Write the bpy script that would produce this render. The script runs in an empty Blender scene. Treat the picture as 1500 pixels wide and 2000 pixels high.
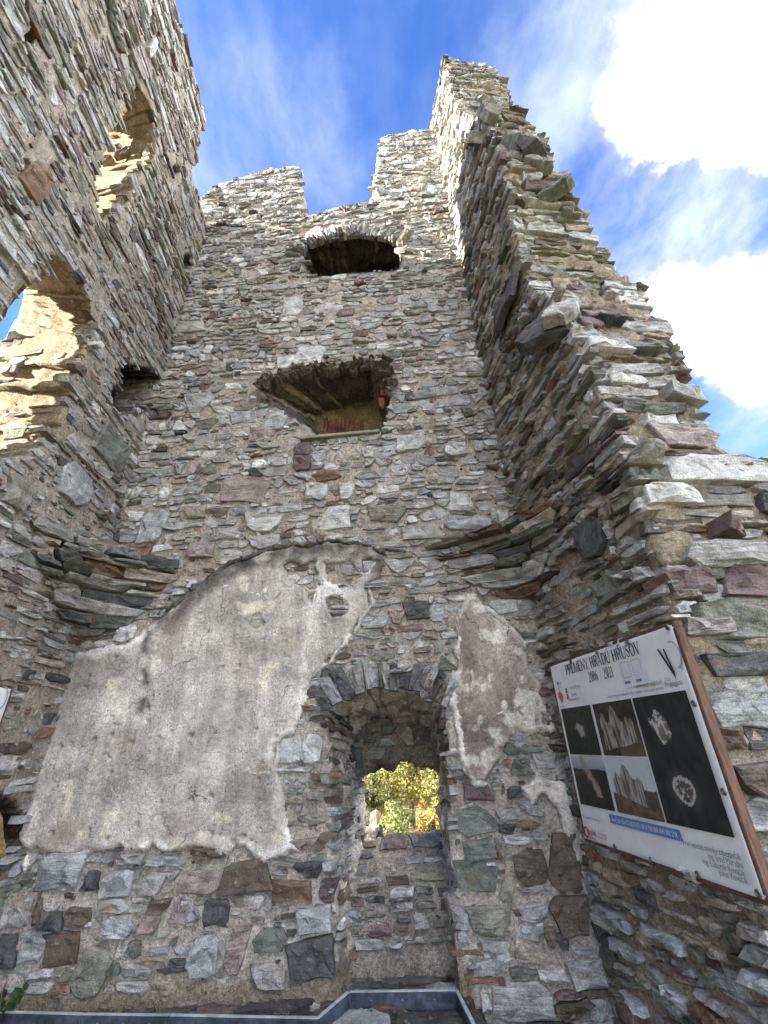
import bpy, bmesh, math, random, time
import numpy as np
from mathutils import Matrix, Vector
from mathutils.geometry import tessellate_polygon
T0 = time.time()
R_ = math.radians
scene = bpy.context.scene
COL = scene.collection

# ------------------------------------------------------------------ camera
FOC = 879.0                                   # focal length in pixels of the 1500 x 2000 photograph
def _cam(px, py): return np.array([px-750.0, -(py-1000.0), -FOC])
_up = _cam(651, -716); _up /= np.linalg.norm(_up)
_fw = np.array([0, 0, -1.0]); _fw = _fw-_fw.dot(_up)*_up; _fw /= np.linalg.norm(_fw)
CR = np.array([np.cross(_fw, _up), _fw, _up])
CP = np.array([0, 0, 1.6])
cam_d = bpy.data.cameras.new('camera'); cam = bpy.data.objects.new('camera', cam_d); COL.objects.link(cam)
cam_d.sensor_fit = 'VERTICAL'; cam_d.sensor_height = 36.0; cam_d.lens = FOC/2000*36.0
cam_d.clip_start = 0.05; cam_d.clip_end = 2000
_m = Matrix([list(CR[i])+[CP[i]] for i in range(3)]+[[0, 0, 0, 1]])
cam.matrix_world = _m
scene.camera = cam

# ------------------------------------------------------------------ light
SUN_TO = np.array([-1.0, -0.11, 0.42]); SUN_TO /= np.linalg.norm(SUN_TO)
sun_el = math.asin(SUN_TO[2]); sun_az = math.atan2(SUN_TO[0], SUN_TO[1])
scene.view_settings.view_transform = 'Standard'; scene.view_settings.look = 'None'
scene.view_settings.exposure = 3.95; scene.view_settings.gamma = 1.0
scene.view_settings.use_curve_mapping = False
sd = bpy.data.lights.new('sun', 'SUN'); sd.energy = 2.3; sd.angle = R_(0.5); sd.color = (1.0, 0.91, 0.76)
so = bpy.data.objects.new('sun', sd); COL.objects.link(so)
so.rotation_euler = Vector(SUN_TO).to_track_quat('Z', 'Y').to_euler()
so.location = (-30, -4, 30)

world = bpy.data.worlds.new('World'); scene.world = world; world.use_nodes = True
def N(nt, t, **kw):
    n = nt.nodes.new(t)
    for k, v in kw.items():
        if k in n.bl_rna.properties: setattr(n, k, v)
        else: n.inputs[k].default_value = v
    return n
def mth(nt, op, a, b=None, c=None, clamp=False):
    n = nt.nodes.new('ShaderNodeMath'); n.operation = op; n.use_clamp = clamp
    for i, x in enumerate((a, b, c)):
        if x is None: continue
        if isinstance(x, (int, float)): n.inputs[i].default_value = x
        else: nt.links.new(x, n.inputs[i])
    return n.outputs[0]
def vm(nt, op, a, b=None, out=0):
    n = nt.nodes.new('ShaderNodeVectorMath'); n.operation = op
    for i, x in enumerate((a, b)):
        if x is None: continue
        if isinstance(x, (tuple, list, np.ndarray)): n.inputs[i].default_value = tuple(float(q) for q in x)
        else: nt.links.new(x, n.inputs[i])
    return n.outputs[out]
def noise(nt, vec, scale, detail=4, rough=.55, dist=0.0):
    n = N(nt, 'ShaderNodeTexNoise'); n.inputs['Scale'].default_value = scale; n.inputs['Detail'].default_value = detail
    n.inputs['Roughness'].default_value = rough; n.inputs['Distortion'].default_value = dist
    nt.links.new(vec, n.inputs['Vector']); return n.outputs[0]
def ramp(nt, x, lo, hi, a=0.0, b=1.0):
    n = nt.nodes.new('ShaderNodeMapRange'); n.interpolation_type = 'SMOOTHSTEP'
    nt.links.new(x, n.inputs[0])
    for i, q in zip((1, 2, 3, 4), (lo, hi, a, b)): n.inputs[i].default_value = q
    return n.outputs[0]
def mix(nt, f, a, b, mode='MIX'):
    n = nt.nodes.new('ShaderNodeMix'); n.data_type = 'RGBA'; n.blend_type = mode
    for i, x in ((0, f), (6, a), (7, b)):
        if isinstance(x, (int, float)): n.inputs[i].default_value = x
        elif isinstance(x, (tuple, list)): n.inputs[i].default_value = tuple(x)+((1,) if len(x) == 3 else ())
        else: nt.links.new(x, n.inputs[i])
    return n.outputs[2]
def pxdir(px, py):
    d = CR@_cam(px, py); return d/np.linalg.norm(d)

nt = world.node_tree; nt.nodes.clear()
sky = N(nt, 'ShaderNodeTexSky'); sky.sky_type = 'NISHITA'; sky.sun_disc = False
sky.sun_elevation = sun_el; sky.sun_rotation = sun_az % (2*math.pi)
sky.altitude = 1500; sky.air_density = 1.0; sky.dust_density = 0.3; sky.ozone_density = 3.0
tc = N(nt, 'ShaderNodeTexCoord'); dr = vm(nt, 'NORMALIZE', tc.outputs['Generated'])
sx = N(nt, 'ShaderNodeSeparateXYZ'); nt.links.new(dr, sx.inputs[0])
zz = mth(nt, 'ADD', mth(nt, 'MAXIMUM', sx.outputs[2], 0.0), 0.16)
cb = N(nt, 'ShaderNodeCombineXYZ')
nt.links.new(mth(nt, 'DIVIDE', sx.outputs[0], zz), cb.inputs[0]); nt.links.new(mth(nt, 'DIVIDE', sx.outputs[1], zz), cb.inputs[1])
plane = cb.outputs[0]
n1 = noise(nt, plane, 1.0, 9, .60, .3)
n2 = noise(nt, vm(nt, 'ADD', plane, (7.3, 2.1, 4.0)), 2.6, 8, .62, .4)
wn = N(nt, 'ShaderNodeTexNoise'); wn.inputs['Scale'].default_value = 4.0; wn.inputs['Detail'].default_value = 9; wn.inputs['Roughness'].default_value = .62; nt.links.new(dr, wn.inputs['Vector'])
wd = vm(nt, 'ADD', dr, vm(nt, 'MULTIPLY', vm(nt, 'SUBTRACT', wn.outputs['Color'], (.5, .5, .5)), (.26, .26, .26)))
def blob(px, py, r0, r1, amp):        # a cloud bank round one direction of the sky, ragged through the noise
    d = pxdir(px, py); return ramp(nt, vm(nt, 'DISTANCE', wd, d, 1), r0, r1, amp, 0.0)
banks = [(1450, 110, .0, .48, .44), (1340, 250, .0, .26, .20), (1490, 560, .0, .23, .40), (1290, 570, .01, .12, .26), (1500, 700, .02, .16, .20), (1090, 40, .02, .18, .10), (645, 400, .01, .10, .26), (395, 400, .01, .12, .18)]
holes = [(760, 700, .62, 1.15, -.30), (1170, 470, .03, .18, -.18), (1370, 450, .03, .16, -.42), (800, 60, .10, .35, -.12), (500, 140, .05, .30, -.20)]
s = mth(nt, 'MULTIPLY_ADD', n1, .72, mth(nt, 'MULTIPLY', n2, .42))
s = mth(nt, 'ADD', s, .04)
for b in banks+holes: s = mth(nt, 'ADD', s, blob(*b))
dens = mth(nt, 'MULTIPLY', ramp(nt, s, .38, .96), ramp(nt, sx.outputs[2], -.05, .0))
bright = mth(nt, 'MULTIPLY_ADD', mth(nt, 'POWER', ramp(nt, s, .50, 1.08), 2.0), 21.0, .070)  # cloud brightness boosted, mostly out of view, as fill for the shaded walls
bright = mth(nt, 'MINIMUM', bright, 9.0)
cl_col = mix(nt, 1.0, (1.0, .975, .94), bright, 'MULTIPLY')
skyc = mix(nt, 1.0, sky.outputs[0], (.05, .05, .05), 'MULTIPLY')
skyc = mix(nt, 1.0, skyc, (.295, .445, .715), 'MULTIPLY')
n3 = noise(nt, vm(nt, 'MULTIPLY', vm(nt, 'ADD', plane, vm(nt, 'MULTIPLY', wn.outputs['Color'], (.10, .10, .10))), (2.2, 1.2, 1.0)), 1.5, 8, .62, .15)      # high thin cirrus
veil = mth(nt, 'MULTIPLY', ramp(nt, n3, .42, .74), .18)
for b in [(410, 300, .03, .22, .50), (585, 170, .01, .10, .30), (430, 40, .02, .2, .12), (640, 360, .01, .14, .35), (1120, 60, .02, .2, .4), (1250, 480, .05, .3, .35), (1400, 150, .16, .44, .42), (1440, 560, .06, .26, .40), (1480, 720, .03, .2, .5)]: veil = mth(nt, 'ADD', veil, mth(nt, 'MULTIPLY', blob(*b), ramp(nt, n3, .30, .66)))
low = ramp(nt, sx.outputs[2], .10, .62, .55, 0.0)                # the blue pales towards the horizon
skyc = mix(nt, low, skyc, (.052, .071, .088))
skyc = mix(nt, mth(nt, 'MINIMUM', veil, .85), skyc, (.068, .078, .088))
final = mix(nt, dens, skyc, cl_col)
bg = N(nt, 'ShaderNodeBackground'); bg.inputs[1].default_value = 1.0
nt.links.new(final, bg.inputs[0])
wo = N(nt, 'ShaderNodeOutputWorld'); nt.links.new(bg.outputs[0], wo.inputs[0])

scene.render.engine = 'CYCLES'
scene.cycles.max_bounces = 6; scene.cycles.diffuse_bounces = 4; scene.cycles.use_denoising = True
scene.cycles.caustics_reflective = False; scene.cycles.caustics_refractive = False

# ------------------------------------------------------------------ noise in numpy
def _hash(ix, iy, iz, seed):
    n = (ix.astype(np.int64)*374761393+iy.astype(np.int64)*668265263+iz.astype(np.int64)*1440662683+seed*974634481) & 0xffffffff
    n = ((n ^ (n >> 13))*1274126177) & 0xffffffff
    n = ((n ^ (n >> 15))*2246822519) & 0xffffffff
    return ((n ^ (n >> 16)) & 0xffff)/65535.0
def vnoise(P, seed=0):
    P = np.asarray(P, float); f = np.floor(P); t = P-f; t = t*t*(3-2*t); i = f.astype(np.int64); r = 0
    for a in (0, 1):
        for b in (0, 1):
            for c in (0, 1):
                w = (t[..., 0] if a else 1-t[..., 0])*(t[..., 1] if b else 1-t[..., 1])*(t[..., 2] if c else 1-t[..., 2])
                r = r+w*_hash(i[..., 0]+a, i[..., 1]+b, i[..., 2]+c, seed)
    return r*2-1
def fbm(P, scale, octv=3, seed=0, gain=.5):
    P = np.asarray(P, float)*scale; r = 0; a = 1.0; s = 0
    for k in range(octv):
        r = r+a*vnoise(P, seed+k*17); s += a; a *= gain; P = P*2.03+11.7
    return r/s
def uv3(u, v, w=0.0): return np.stack([np.asarray(u, float), np.asarray(v, float), np.zeros_like(np.asarray(u, float))+w], -1)
def in_poly(U, V, poly):
    U = np.asarray(U, float); V = np.asarray(V, float); r = np.zeros(U.shape, bool)
    n = len(poly)
    for i in range(n):
        x0, y0 = poly[i]; x1, y1 = poly[(i+1) % n]
        if y0 == y1: continue
        c = ((y0 > V) != (y1 > V)) & (U < (x1-x0)*(V-y0)/(y1-y0)+x0)
        r ^= c
    return r
def d_line(U, V, pts, closed=True):
    U = np.asarray(U, float); V = np.asarray(V, float); d = np.full(U.shape, 1e9); n = len(pts)
    for i in range(n if closed else n-1):
        x0, y0 = pts[i]; x1, y1 = pts[(i+1) % n]; ex, ey = x1-x0, y1-y0; L = ex*ex+ey*ey+1e-12
        t = np.clip(((U-x0)*ex+(V-y0)*ey)/L, 0, 1)
        d = np.minimum(d, np.hypot(U-x0-t*ex, V-y0-t*ey))
    return d
def sdf(U, V, poly): d = d_line(U, V, poly); return np.where(in_poly(U, V, poly), d, -d)

# ------------------------------------------------------------------ materials
def new_mat(name, rough=.85):
    m = bpy.data.materials.new(name); m.use_nodes = True; t = m.node_tree; b = t.nodes['Principled BSDF']
    b.inputs['Roughness'].default_value = rough; b.inputs['Specular IOR Level'].default_value = .3
    return m, t, b
def attr(t, name, out='Color'):
    a = t.nodes.new('ShaderNodeAttribute'); a.attribute_name = name; return a.outputs[out]
def bump(t, b, h, strength, dist):
    n = t.nodes.new('ShaderNodeBump'); n.inputs['Strength'].default_value = strength; n.inputs['Distance'].default_value = dist
    t.links.new(h, n.inputs['Height']); t.links.new(n.outputs[0], b.inputs['Normal'])
def position(t): return t.nodes.new('ShaderNodeNewGeometry').outputs['Position']
def gain(t, col, x, lo, hi, a, b):
    return mix(t, 1.0, col, ramp(t, x, lo, hi, a, b), 'MULTIPLY')

# broken schist: colour from the stone, cleavage lines along its length, rust, pale lichen
M_stone, t, b = new_mat('schist', .78)
q = attr(t, 'uvw', 'Vector'); c = attr(t, 'tint')
str_ = vm(t, 'MULTIPLY', q, (5.0, 55.0, 9.0)); n_str = noise(t, str_, 1.0, 5, .6, .4)
n_big = noise(t, q, 9.0, 5, .6); n_fine = noise(t, q, 85.0, 4, .65); n_mid = noise(t, q, 26.0, 5, .6)
c = gain(t, c, n_big, .3, .7, .68, 1.3); per = ramp(t, noise(t, vm(t, 'MULTIPLY', q, (.06, .06, .06)), 1.0, 1), .38, .62); n_str = mth(t, 'ADD', mth(t, 'MULTIPLY', mth(t, 'SUBTRACT', n_str, .5), mth(t, 'MULTIPLY_ADD', per, 1.05, .15)), .5); c = gain(t, c, n_str, .3, .72, .70, 1.25); c = gain(t, c, n_fine, .32, .7, .72, 1.26)
rust = ramp(t, noise(t, vm(t, 'ADD', q, (3.1, 9.0, 1.0)), 5.5, 4, .6), .60, .72, 0, .6)
c = mix(t, rust, c, (.23, .125, .05))
lich = ramp(t, noise(t, vm(t, 'ADD', q, (13.0, 2.0, 5.0)), 22.0, 6, .7), .60, .70, 0, .55)
c = mix(t, lich, c, (.40, .41, .37))
spot = ramp(t, noise(t, vm(t, 'ADD', q, (1.0, 22.0, 5.0)), 40.0, 5, .7), .62, .70, 0, .6)
c = mix(t, spot, c, (.055, .055, .05))
t.links.new(c, b.inputs['Base Color'])
h = mth(t, 'ADD', mth(t, 'MULTIPLY', n_str, .7), mth(t, 'ADD', mth(t, 'MULTIPLY', n_mid, .8), mth(t, 'MULTIPLY', n_fine, .35)))
bump(t, b, h, .85, .018)

# old lime mortar full of grit
M_mortar, t, b = new_mat('lime_mortar', .95)
p = position(t); c = attr(t, 'tint')
n_a = noise(t, p, 7.0, 6, .65); n_b = noise(t, p, 38.0, 6, .7); n_c = noise(t, p, 140.0, 3, .6)
vo = N(t, 'ShaderNodeTexVoronoi'); vo.inputs['Scale'].default_value = 42; t.links.new(p, vo.inputs['Vector'])
grit = ramp(t, vo.outputs['Distance'], .12, .34, 1, 0)
c = gain(t, c, n_a, .3, .7, .72, 1.25); c = gain(t, c, n_b, .32, .68, .6, 1.32); c = gain(t, c, n_c, .3, .7, .8, 1.18)
gs = t.nodes.new('ShaderNodeSeparateColor'); t.links.new(vo.outputs['Color'], gs.inputs[0])
c = mix(t, mth(t, 'MULTIPLY', grit, ramp(t, gs.outputs[0], .55, .75, 0, .7)), c, mix(t, gs.outputs[1], (.13, .12, .11), (.46, .42, .36)))
t.links.new(c, b.inputs['Base Color'])
h = mth(t, 'ADD', mth(t, 'MULTIPLY', n_b, 1.0), mth(t, 'ADD', mth(t, 'MULTIPLY', n_c, .3), mth(t, 'MULTIPLY', grit, .25)))
bump(t, b, h, 1.0, .03)

# weathered plaster: pale, speckled with dark grit and small pits
M_plaster, t, b = new_mat('old_plaster', .95)
p = position(t); c = attr(t, 'tint')
n_a = noise(t, p, 3.5, 6, .62); n_b = noise(t, p, 45.0, 6, .72); n_c = noise(t, p, 120.0, 4, .7)
n_v = noise(t, vm(t, 'MULTIPLY', p, (5.0, 5.0, .7)), 1.6, 6, .65)
c = gain(t, c, n_a, .32, .7, .66, 1.2); c = gain(t, c, n_b, .34, .66, .72, 1.18); c = gain(t, c, n_c, .36, .62, .80, 1.10); c = gain(t, c, n_v, .34, .64, .78, 1.12)
vc = N(t, 'ShaderNodeTexVoronoi'); vc.feature = 'DISTANCE_TO_EDGE'; vc.inputs['Scale'].default_value = 2.6
wv = N(t, 'ShaderNodeTexNoise'); wv.inputs['Scale'].default_value = 6.0; wv.inputs['Detail'].default_value = 5; t.links.new(p, wv.inputs['Vector'])
t.links.new(vm(t, 'ADD', p, vm(t, 'MULTIPLY', wv.outputs['Color'], (.26, .26, .26))), vc.inputs['Vector'])
crack = mth(t, 'MULTIPLY', ramp(t, vc.outputs['Distance'], .002, .012, 1, 0), ramp(t, noise(t, p, 1.9, 3), .56, .63))
c = mix(t, mth(t, 'MULTIPLY', crack, .75), c, (.09, .08, .07))
vo = N(t, 'ShaderNodeTexVoronoi'); vo.inputs['Scale'].default_value = 26; t.links.new(vm(t, 'ADD', p, (3.0, 1.0, 2.0)), vo.inputs['Vector'])
pit = mth(t, 'MULTIPLY', ramp(t, vo.outputs['Distance'], .10, .2, 1, 0), ramp(t, noise(t, p, 11.0, 3), .5, .6))
c = mix(t, mth(t, 'MULTIPLY', pit, .8), c, (.10, .085, .07))
vo2 = N(t, 'ShaderNodeTexVoronoi'); vo2.inputs['Scale'].default_value = 75; t.links.new(p, vo2.inputs['Vector'])
spk = mth(t, 'MULTIPLY', ramp(t, vo2.outputs['Distance'], .14, .34, 1, 0), ramp(t, noise(t, p, 16.0, 4, .7), .42, .60))
c = mix(t, mth(t, 'MULTIPLY', spk, .75), c, (.12, .11, .10))
mould = mth(t, 'MULTIPLY', ramp(t, noise(t, vm(t, 'ADD', p, (2.0, 4.0, 9.0)), 1.7, 6, .7), .50, .68), ramp(t, n_b, .35, .6)); c = mix(t, mth(t, 'MULTIPLY', mould, .42), c, (.17, .16, .145))
brown = ramp(t, noise(t, vm(t, 'ADD', p, (5.0, 8.0, 1.0)), 2.6, 5, .65), .54, .72, 0, .45)
c = mix(t, brown, c, (.33, .27, .20))
t.links.new(c, b.inputs['Base Color'])
h = mth(t, 'SUBTRACT', mth(t, 'ADD', mth(t, 'MULTIPLY', n_b, .8), mth(t, 'MULTIPLY', n_c, .4)), mth(t, 'MULTIPLY', pit, .6))
h = mth(t, 'SUBTRACT', h, mth(t, 'MULTIPLY', crack, .8)); bump(t, b, h, .8, .016)

def simple(name, col, rough=.7, var=.2, scale=30.0, bs=.2, bd=.004, metal=0.0, stretch=None):
    m, t, b = new_mat(name, rough); p = position(t)
    if stretch: p = vm(t, 'MULTIPLY', p, stretch)
    n = noise(t, p, scale, 5, .6); n2 = noise(t, p, scale*.15, 4, .6)
    c = mix(t, 1.0, tuple(col), ramp(t, n, .3, .7, 1-var, 1+var), 'MULTIPLY')
    c = mix(t, 1.0, c, ramp(t, n2, .3, .7, 1-var, 1+var), 'MULTIPLY')
    t.links.new(c, b.inputs['Base Color']); b.inputs['Metallic'].default_value = metal
    if bs: bump(t, b, n, bs, bd)
    return m
def tinted(name, rough=.7, var=.15, scale=40.0):
    m, t, b = new_mat(name, rough); c = attr(t, 'tint'); n = noise(t, position(t), scale, 4, .6)
    c = mix(t, 1.0, c, ramp(t, n, .3, .7, 1-var, 1+var), 'MULTIPLY'); t.links.new(c, b.inputs['Base Color']); return m
M_wood = simple('weathered_brown_timber', (.105, .062, .042), .8, .35, 12, .5, .004, 0, (6, 6, 1.0))
M_banner = simple('white_banner_vinyl', (.73, .74, .76), .42, .05, 8, .35, .006)
M_print = tinted('printed_photo_ink', .45, .12, 160)
M_ink = simple('black_ink', (.03, .03, .035), .5, .1)
M_grey_ink = simple('grey_ink', (.16, .16, .17), .5, .1)
M_lilac_ink = simple('lilac_grey_ink', (.36, .36, .45), .5, .1)
M_blue_ink = simple('blue_ink', (.09, .22, .48), .5, .08)
M_white_ink = simple('white_ink', (.75, .77, .8), .5, .05)
M_red_ink = simple('red_ink', (.5, .08, .05), .5, .1)
M_orange_ink = simple('orange_ink', (.6, .24, .07), .5, .1)
M_metal = simple('dull_steel', (.20, .20, .20), .42, .3, 60, .2, .001, .9)
M_flash = simple('blue_grey_sheet_metal', (.06, .075, .10), .5, .4, 20, .2, .002, .25)
M_flash_top = simple('pale_metal_edge', (.40, .45, .48), .5, .2, 20, .2, .002, .2)
M_brick = simple('old_red_brick', (.17, .07, .045), .95, .45, 25, .6, .006)
M_bark = simple('bark', (.10, .075, .055), .9, .35, 14, .8, .01)
M_leaf = tinted('autumn_leaf', .6, .2, 3)
M_ground = simple('dry_hill_grass', (.17, .15, .06), .95, .35, 3, .6, .03)
M_skin = simple('skin', (.36, .22, .16), .55, .05)
M_hair = simple('blond_hair', (.22, .175, .11), .5, .2, 40, .4, .004, 0, (8, 8, 1))
M_navy = simple('navy_cloth', (.02, .022, .035), .85, .2, 90)
M_white_cloth = simple('white_cloth', (.26, .255, .25), .85, .08, 60)
M_pale = simple('pale_bundle', (.27, .24, .19), .8, .12, 40)

# ------------------------------------------------------------------ objects
def setp(o, label=None, cat=None, group=None, kind=None):
    if label: o['label'] = label
    if cat: o['category'] = cat
    if group: o['group'] = group
    if kind: o['kind'] = kind
    return o
def empty(name, loc, label=None, cat=None, group=None):
    o = bpy.data.objects.new(name, None); COL.objects.link(o); o.location = tuple(float(x) for x in loc); o.empty_display_size = .2
    return setp(o, label, cat, group)
def wloc(o):
    p = np.zeros(3)
    while o is not None: p = p+np.array(o.location); o = o.parent
    return p
def put(name, me, mat, parent=None, loc=None):
    o = bpy.data.objects.new(name, me); COL.objects.link(o)
    if mat is not None and not me.materials: me.materials.append(mat)
    if parent is not None: o.parent = parent
    if loc is not None: o.location = tuple(float(x) for x in loc)
    return o
def mk_mesh(name, V, F, tint=None, uvw=None):
    me = bpy.data.meshes.new(name); V = np.asarray(V, np.float32); nv = len(V)
    if isinstance(F, np.ndarray):
        k = F.shape[1]; nf = len(F)
        me.vertices.add(nv); me.vertices.foreach_set('co', V.ravel())
        me.loops.add(nf*k); me.loops.foreach_set('vertex_index', F.ravel().astype(np.int32))
        me.polygons.add(nf); me.polygons.foreach_set('loop_start', np.arange(0, nf*k, k, dtype=np.int32))
        me.polygons.foreach_set('loop_total', np.full(nf, k, np.int32))
        me.update(calc_edges=True)
    else:
        me.from_pydata(V.tolist(), [], F)
    if tint is not None:
        a = me.attributes.new('tint', 'FLOAT_COLOR', 'POINT'); c = np.ones((nv, 4), np.float32); c[:, :3] = np.broadcast_to(tint, (nv, 3))
        a.data.foreach_set('color', c.ravel())
    if uvw is not None:
        a = me.attributes.new('uvw', 'FLOAT_VECTOR', 'POINT'); a.data.foreach_set('vector', np.asarray(uvw, np.float32).ravel())
    return me
def world_obj(name, V, F, mat, parent=None, tint=None, uvw=None, smooth=False):
    """a mesh whose vertices are given in world space, with its origin at their middle"""
    V = np.asarray(V, float); c = (V.min(0)+V.max(0))/2
    me = mk_mesh(name, V-c, F, tint, uvw)
    if smooth: me.polygons.foreach_set('use_smooth', [True]*len(me.polygons))
    return put(name, me, mat, parent, c-(wloc(parent) if parent is not None else 0))

class Plane:
    """a wall face: u along it, v up it, h out of it"""
    def __init__(s, O, U, V, Nn): s.O, s.U, s.V, s.N = (np.asarray(x, float) for x in (O, U, V, Nn))
    def __call__(s, u, v, h=0.0):
        u = np.asarray(u, float)[..., None]; v = np.asarray(v, float)[..., None]; h = np.asarray(h, float)[..., None]
        return s.O+s.U*u+s.V*v+s.N*h
    def at(s, px, py, off=0.0):
        d = CR@_cam(px, py); O = s.O+s.N*off; k = np.dot(O-CP, s.N)/np.dot(d, s.N); r = CP+d*k-O
        M = np.stack([s.U, s.V], 1); return tuple(np.linalg.lstsq(M, r, rcond=None)[0])
class Surf:
    """a face bent by functions: base(u, v) -> point, and one outward direction (or a function for it)"""
    def __init__(s, f, Nn): s.f, s.Nf = f, (Nn if callable(Nn) else (lambda u, v: np.asarray(Nn, float)))
    def __call__(s, u, v, h=0.0):
        return s.f(np.asarray(u, float), np.asarray(v, float))+s.Nf(u, v)*np.asarray(h, float)[..., None]

def core(name, surf, u0, u1, v0, v1, res, mask, T, tint, parent, back=None, amp=.018, extra=None, seed=1, mat=None, side=.05, side_amp=.09):
    """the mortar body of a wall: a rough front, a back, and rough reveals all round the edge and the openings"""
    nu = max(2, int(round((u1-u0)/res))); nv = max(2, int(round((v1-v0)/res)))
    u = np.linspace(u0, u1, nu+1); v = np.linspace(v0, v1, nv+1); U, V = np.meshgrid(u, v, indexing='ij')
    ids = uv3(U, V, seed*3.7)
    U = U+fbm(ids, 1.1/res*.6, 2, seed+5)*res*.75; V = V+fbm(ids+31.3, 1.1/res*.6, 2, seed+9)*res*.75
    cu = (U[:-1, :-1]+U[1:, 1:])/2; cv = (V[:-1, :-1]+V[1:, 1:])/2
    keep = mask(cu, cv)
    hh = fbm(ids, 9.0, 4, seed, .6)*amp*1.3+fbm(ids, 2.2, 2, seed+3)*amp*.8
    if extra is not None: hh = hh+extra(U, V)
    Pf = surf(U, V, hh).reshape(-1, 3)
    if back is None: Pb = surf(U, V, np.full(U.shape, -T)).reshape(-1, 3)
    else: Pb = back(U, V).reshape(-1, 3)
    col = tint(U, V); col = np.broadcast_to(col, U.shape+(3,)).reshape(-1, 3)
    idx = np.arange((nu+1)*(nv+1)).reshape(nu+1, nv+1)
    q = np.stack([idx[:-1, :-1], idx[1:, :-1], idx[1:, 1:], idx[:-1, 1:]], -1)[keep]
    # facing
    e = Pf[q[0]]; nrm = np.cross(e[1]-e[0], e[3]-e[0]); out = Pf[q[0][0]]-Pb[q[0][0]]
    flip = np.dot(nrm, out) < 0
    used = np.unique(q); rm = -np.ones(len(Pf), int); rm[used] = np.arange(len(used)); n0 = len(used)
    VV = [Pf[used], Pb[used]]; CC = [col[used], col[used]]; nxt = 2*n0
    fq = rm[q]; bq = (fq+n0)[:, ::-1]; FF = [fq, bq]
    K = max(1, int(math.ceil(T/side))); chain = {}
    def get(i):
        nonlocal nxt
        if i in chain: return chain[i]
        a, bb = Pf[i], Pb[i]; ch = [rm[i]]
        if K > 1:
            tt = np.linspace(0, 1, K+1)[1:-1, None]; pts = a+(bb-a)*tt
            env = np.minimum(1, np.minimum(tt[:, 0], 1-tt[:, 0])*6)[:, None]
            w = np.stack([fbm(pts+k*7.7, 6.0, 4, seed+40, .65) for k in range(3)], -1)
            pts = pts+w*env*side_amp+np.stack([fbm(pts+k*3.1, 19.0, 2, seed+60) for k in range(3)], -1)*env*.33*side_amp
            VV.append(pts); CC.append(np.broadcast_to(col[i], pts.shape)); ch += list(range(nxt, nxt+K-1)); nxt += K-1
        ch.append(rm[i]+n0); chain[i] = ch; return ch
    kp = np.pad(keep, 1); sq = []
    for di, dj, (a, bb) in ((-1, 0, (0, 3)), (1, 0, (2, 1)), (0, -1, (1, 0)), (0, 1, (3, 2))):
        edge = keep & ~kp[1+di:nu+1+di, 1+dj:nv+1+dj]
        for i, j in zip(*np.nonzero(edge)):
            c4 = (idx[i, j], idx[i+1, j], idx[i+1, j+1], idx[i, j+1]); A, B = get(c4[a]), get(c4[bb])
            for k in range(len(A)-1): sq.append((A[k], B[k], B[k+1], A[k+1]))
    if sq: FF.append(np.array(sq))
    F = np.concatenate(FF)
    if flip: F = F[:, ::-1]
    return world_obj(name, np.concatenate(VV), np.ascontiguousarray(F), mat or M_mortar, parent, np.concatenate(CC))

# ------------------------------------------------------------------ stones
PAL = {'blue': (.33, .355, .37), 'pale': (.50, .51, .50), 'grey': (.345, .34, .32), 'olive': (.235, .235, .175), 'tan': (.36, .30, .21),
       'rust': (.23, .115, .05), 'purple': (.175, .105, .112), 'pink': (.33, .24, .215), 'dark': (.085, .09, .095), 'brown': (.135, .10, .068), 'green': (.16, .185, .15)}
MIX_UP = dict(blue=34, pale=26, grey=20, olive=3, tan=7, rust=1.5, purple=3, pink=4, dark=2, brown=2, green=4)
MIX_LEFT = dict(blue=32, pale=10, grey=30, olive=8, tan=8, rust=2.5, purple=6, pink=5, dark=5, brown=5, green=6)
MIX_LOW = dict(blue=26, pale=8, grey=22, olive=8, tan=8, rust=6, purple=4, pink=7, dark=8, brown=8, green=8)
MIX_RIGHT = dict(blue=16, pale=8, grey=28, olive=16, tan=12, rust=3, purple=5, pink=3, dark=5, brown=9, green=14)
MIX_END = dict(blue=24, pale=17, grey=28, olive=8, tan=12, rust=3, purple=6, pink=5, dark=2, brown=3, green=14)
MIX_TAN = dict(tan=50, pale=20, grey=15, olive=6, rust=5, pink=10)
MIX_NICHE = dict(blue=24, grey=24, pale=4, olive=8, brown=10, dark=12, purple=6, rust=5, green=8)
MIX_SLAB = dict(green=18, olive=24, grey=34, rust=2, brown=7, dark=8, tan=8)
MIX_DARK = dict(dark=30, brown=26, olive=16, grey=14)
def tone(c):
    c = np.array(c, float); g = c.mean(); return (g+(c-g)*.55)*np.array([1.01, 1.0, .98])
def pick(rg, mx):
    ks = list(mx); w = np.array([mx[k] for k in ks], float); k = ks[rg.choice(len(ks), p=w/w.sum())]
    c = tone(PAL[k])*rg.uniform(.72, 1.22); return np.clip(c*(1+rg.normal(0, .018, 3)), .02, .7)

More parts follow.
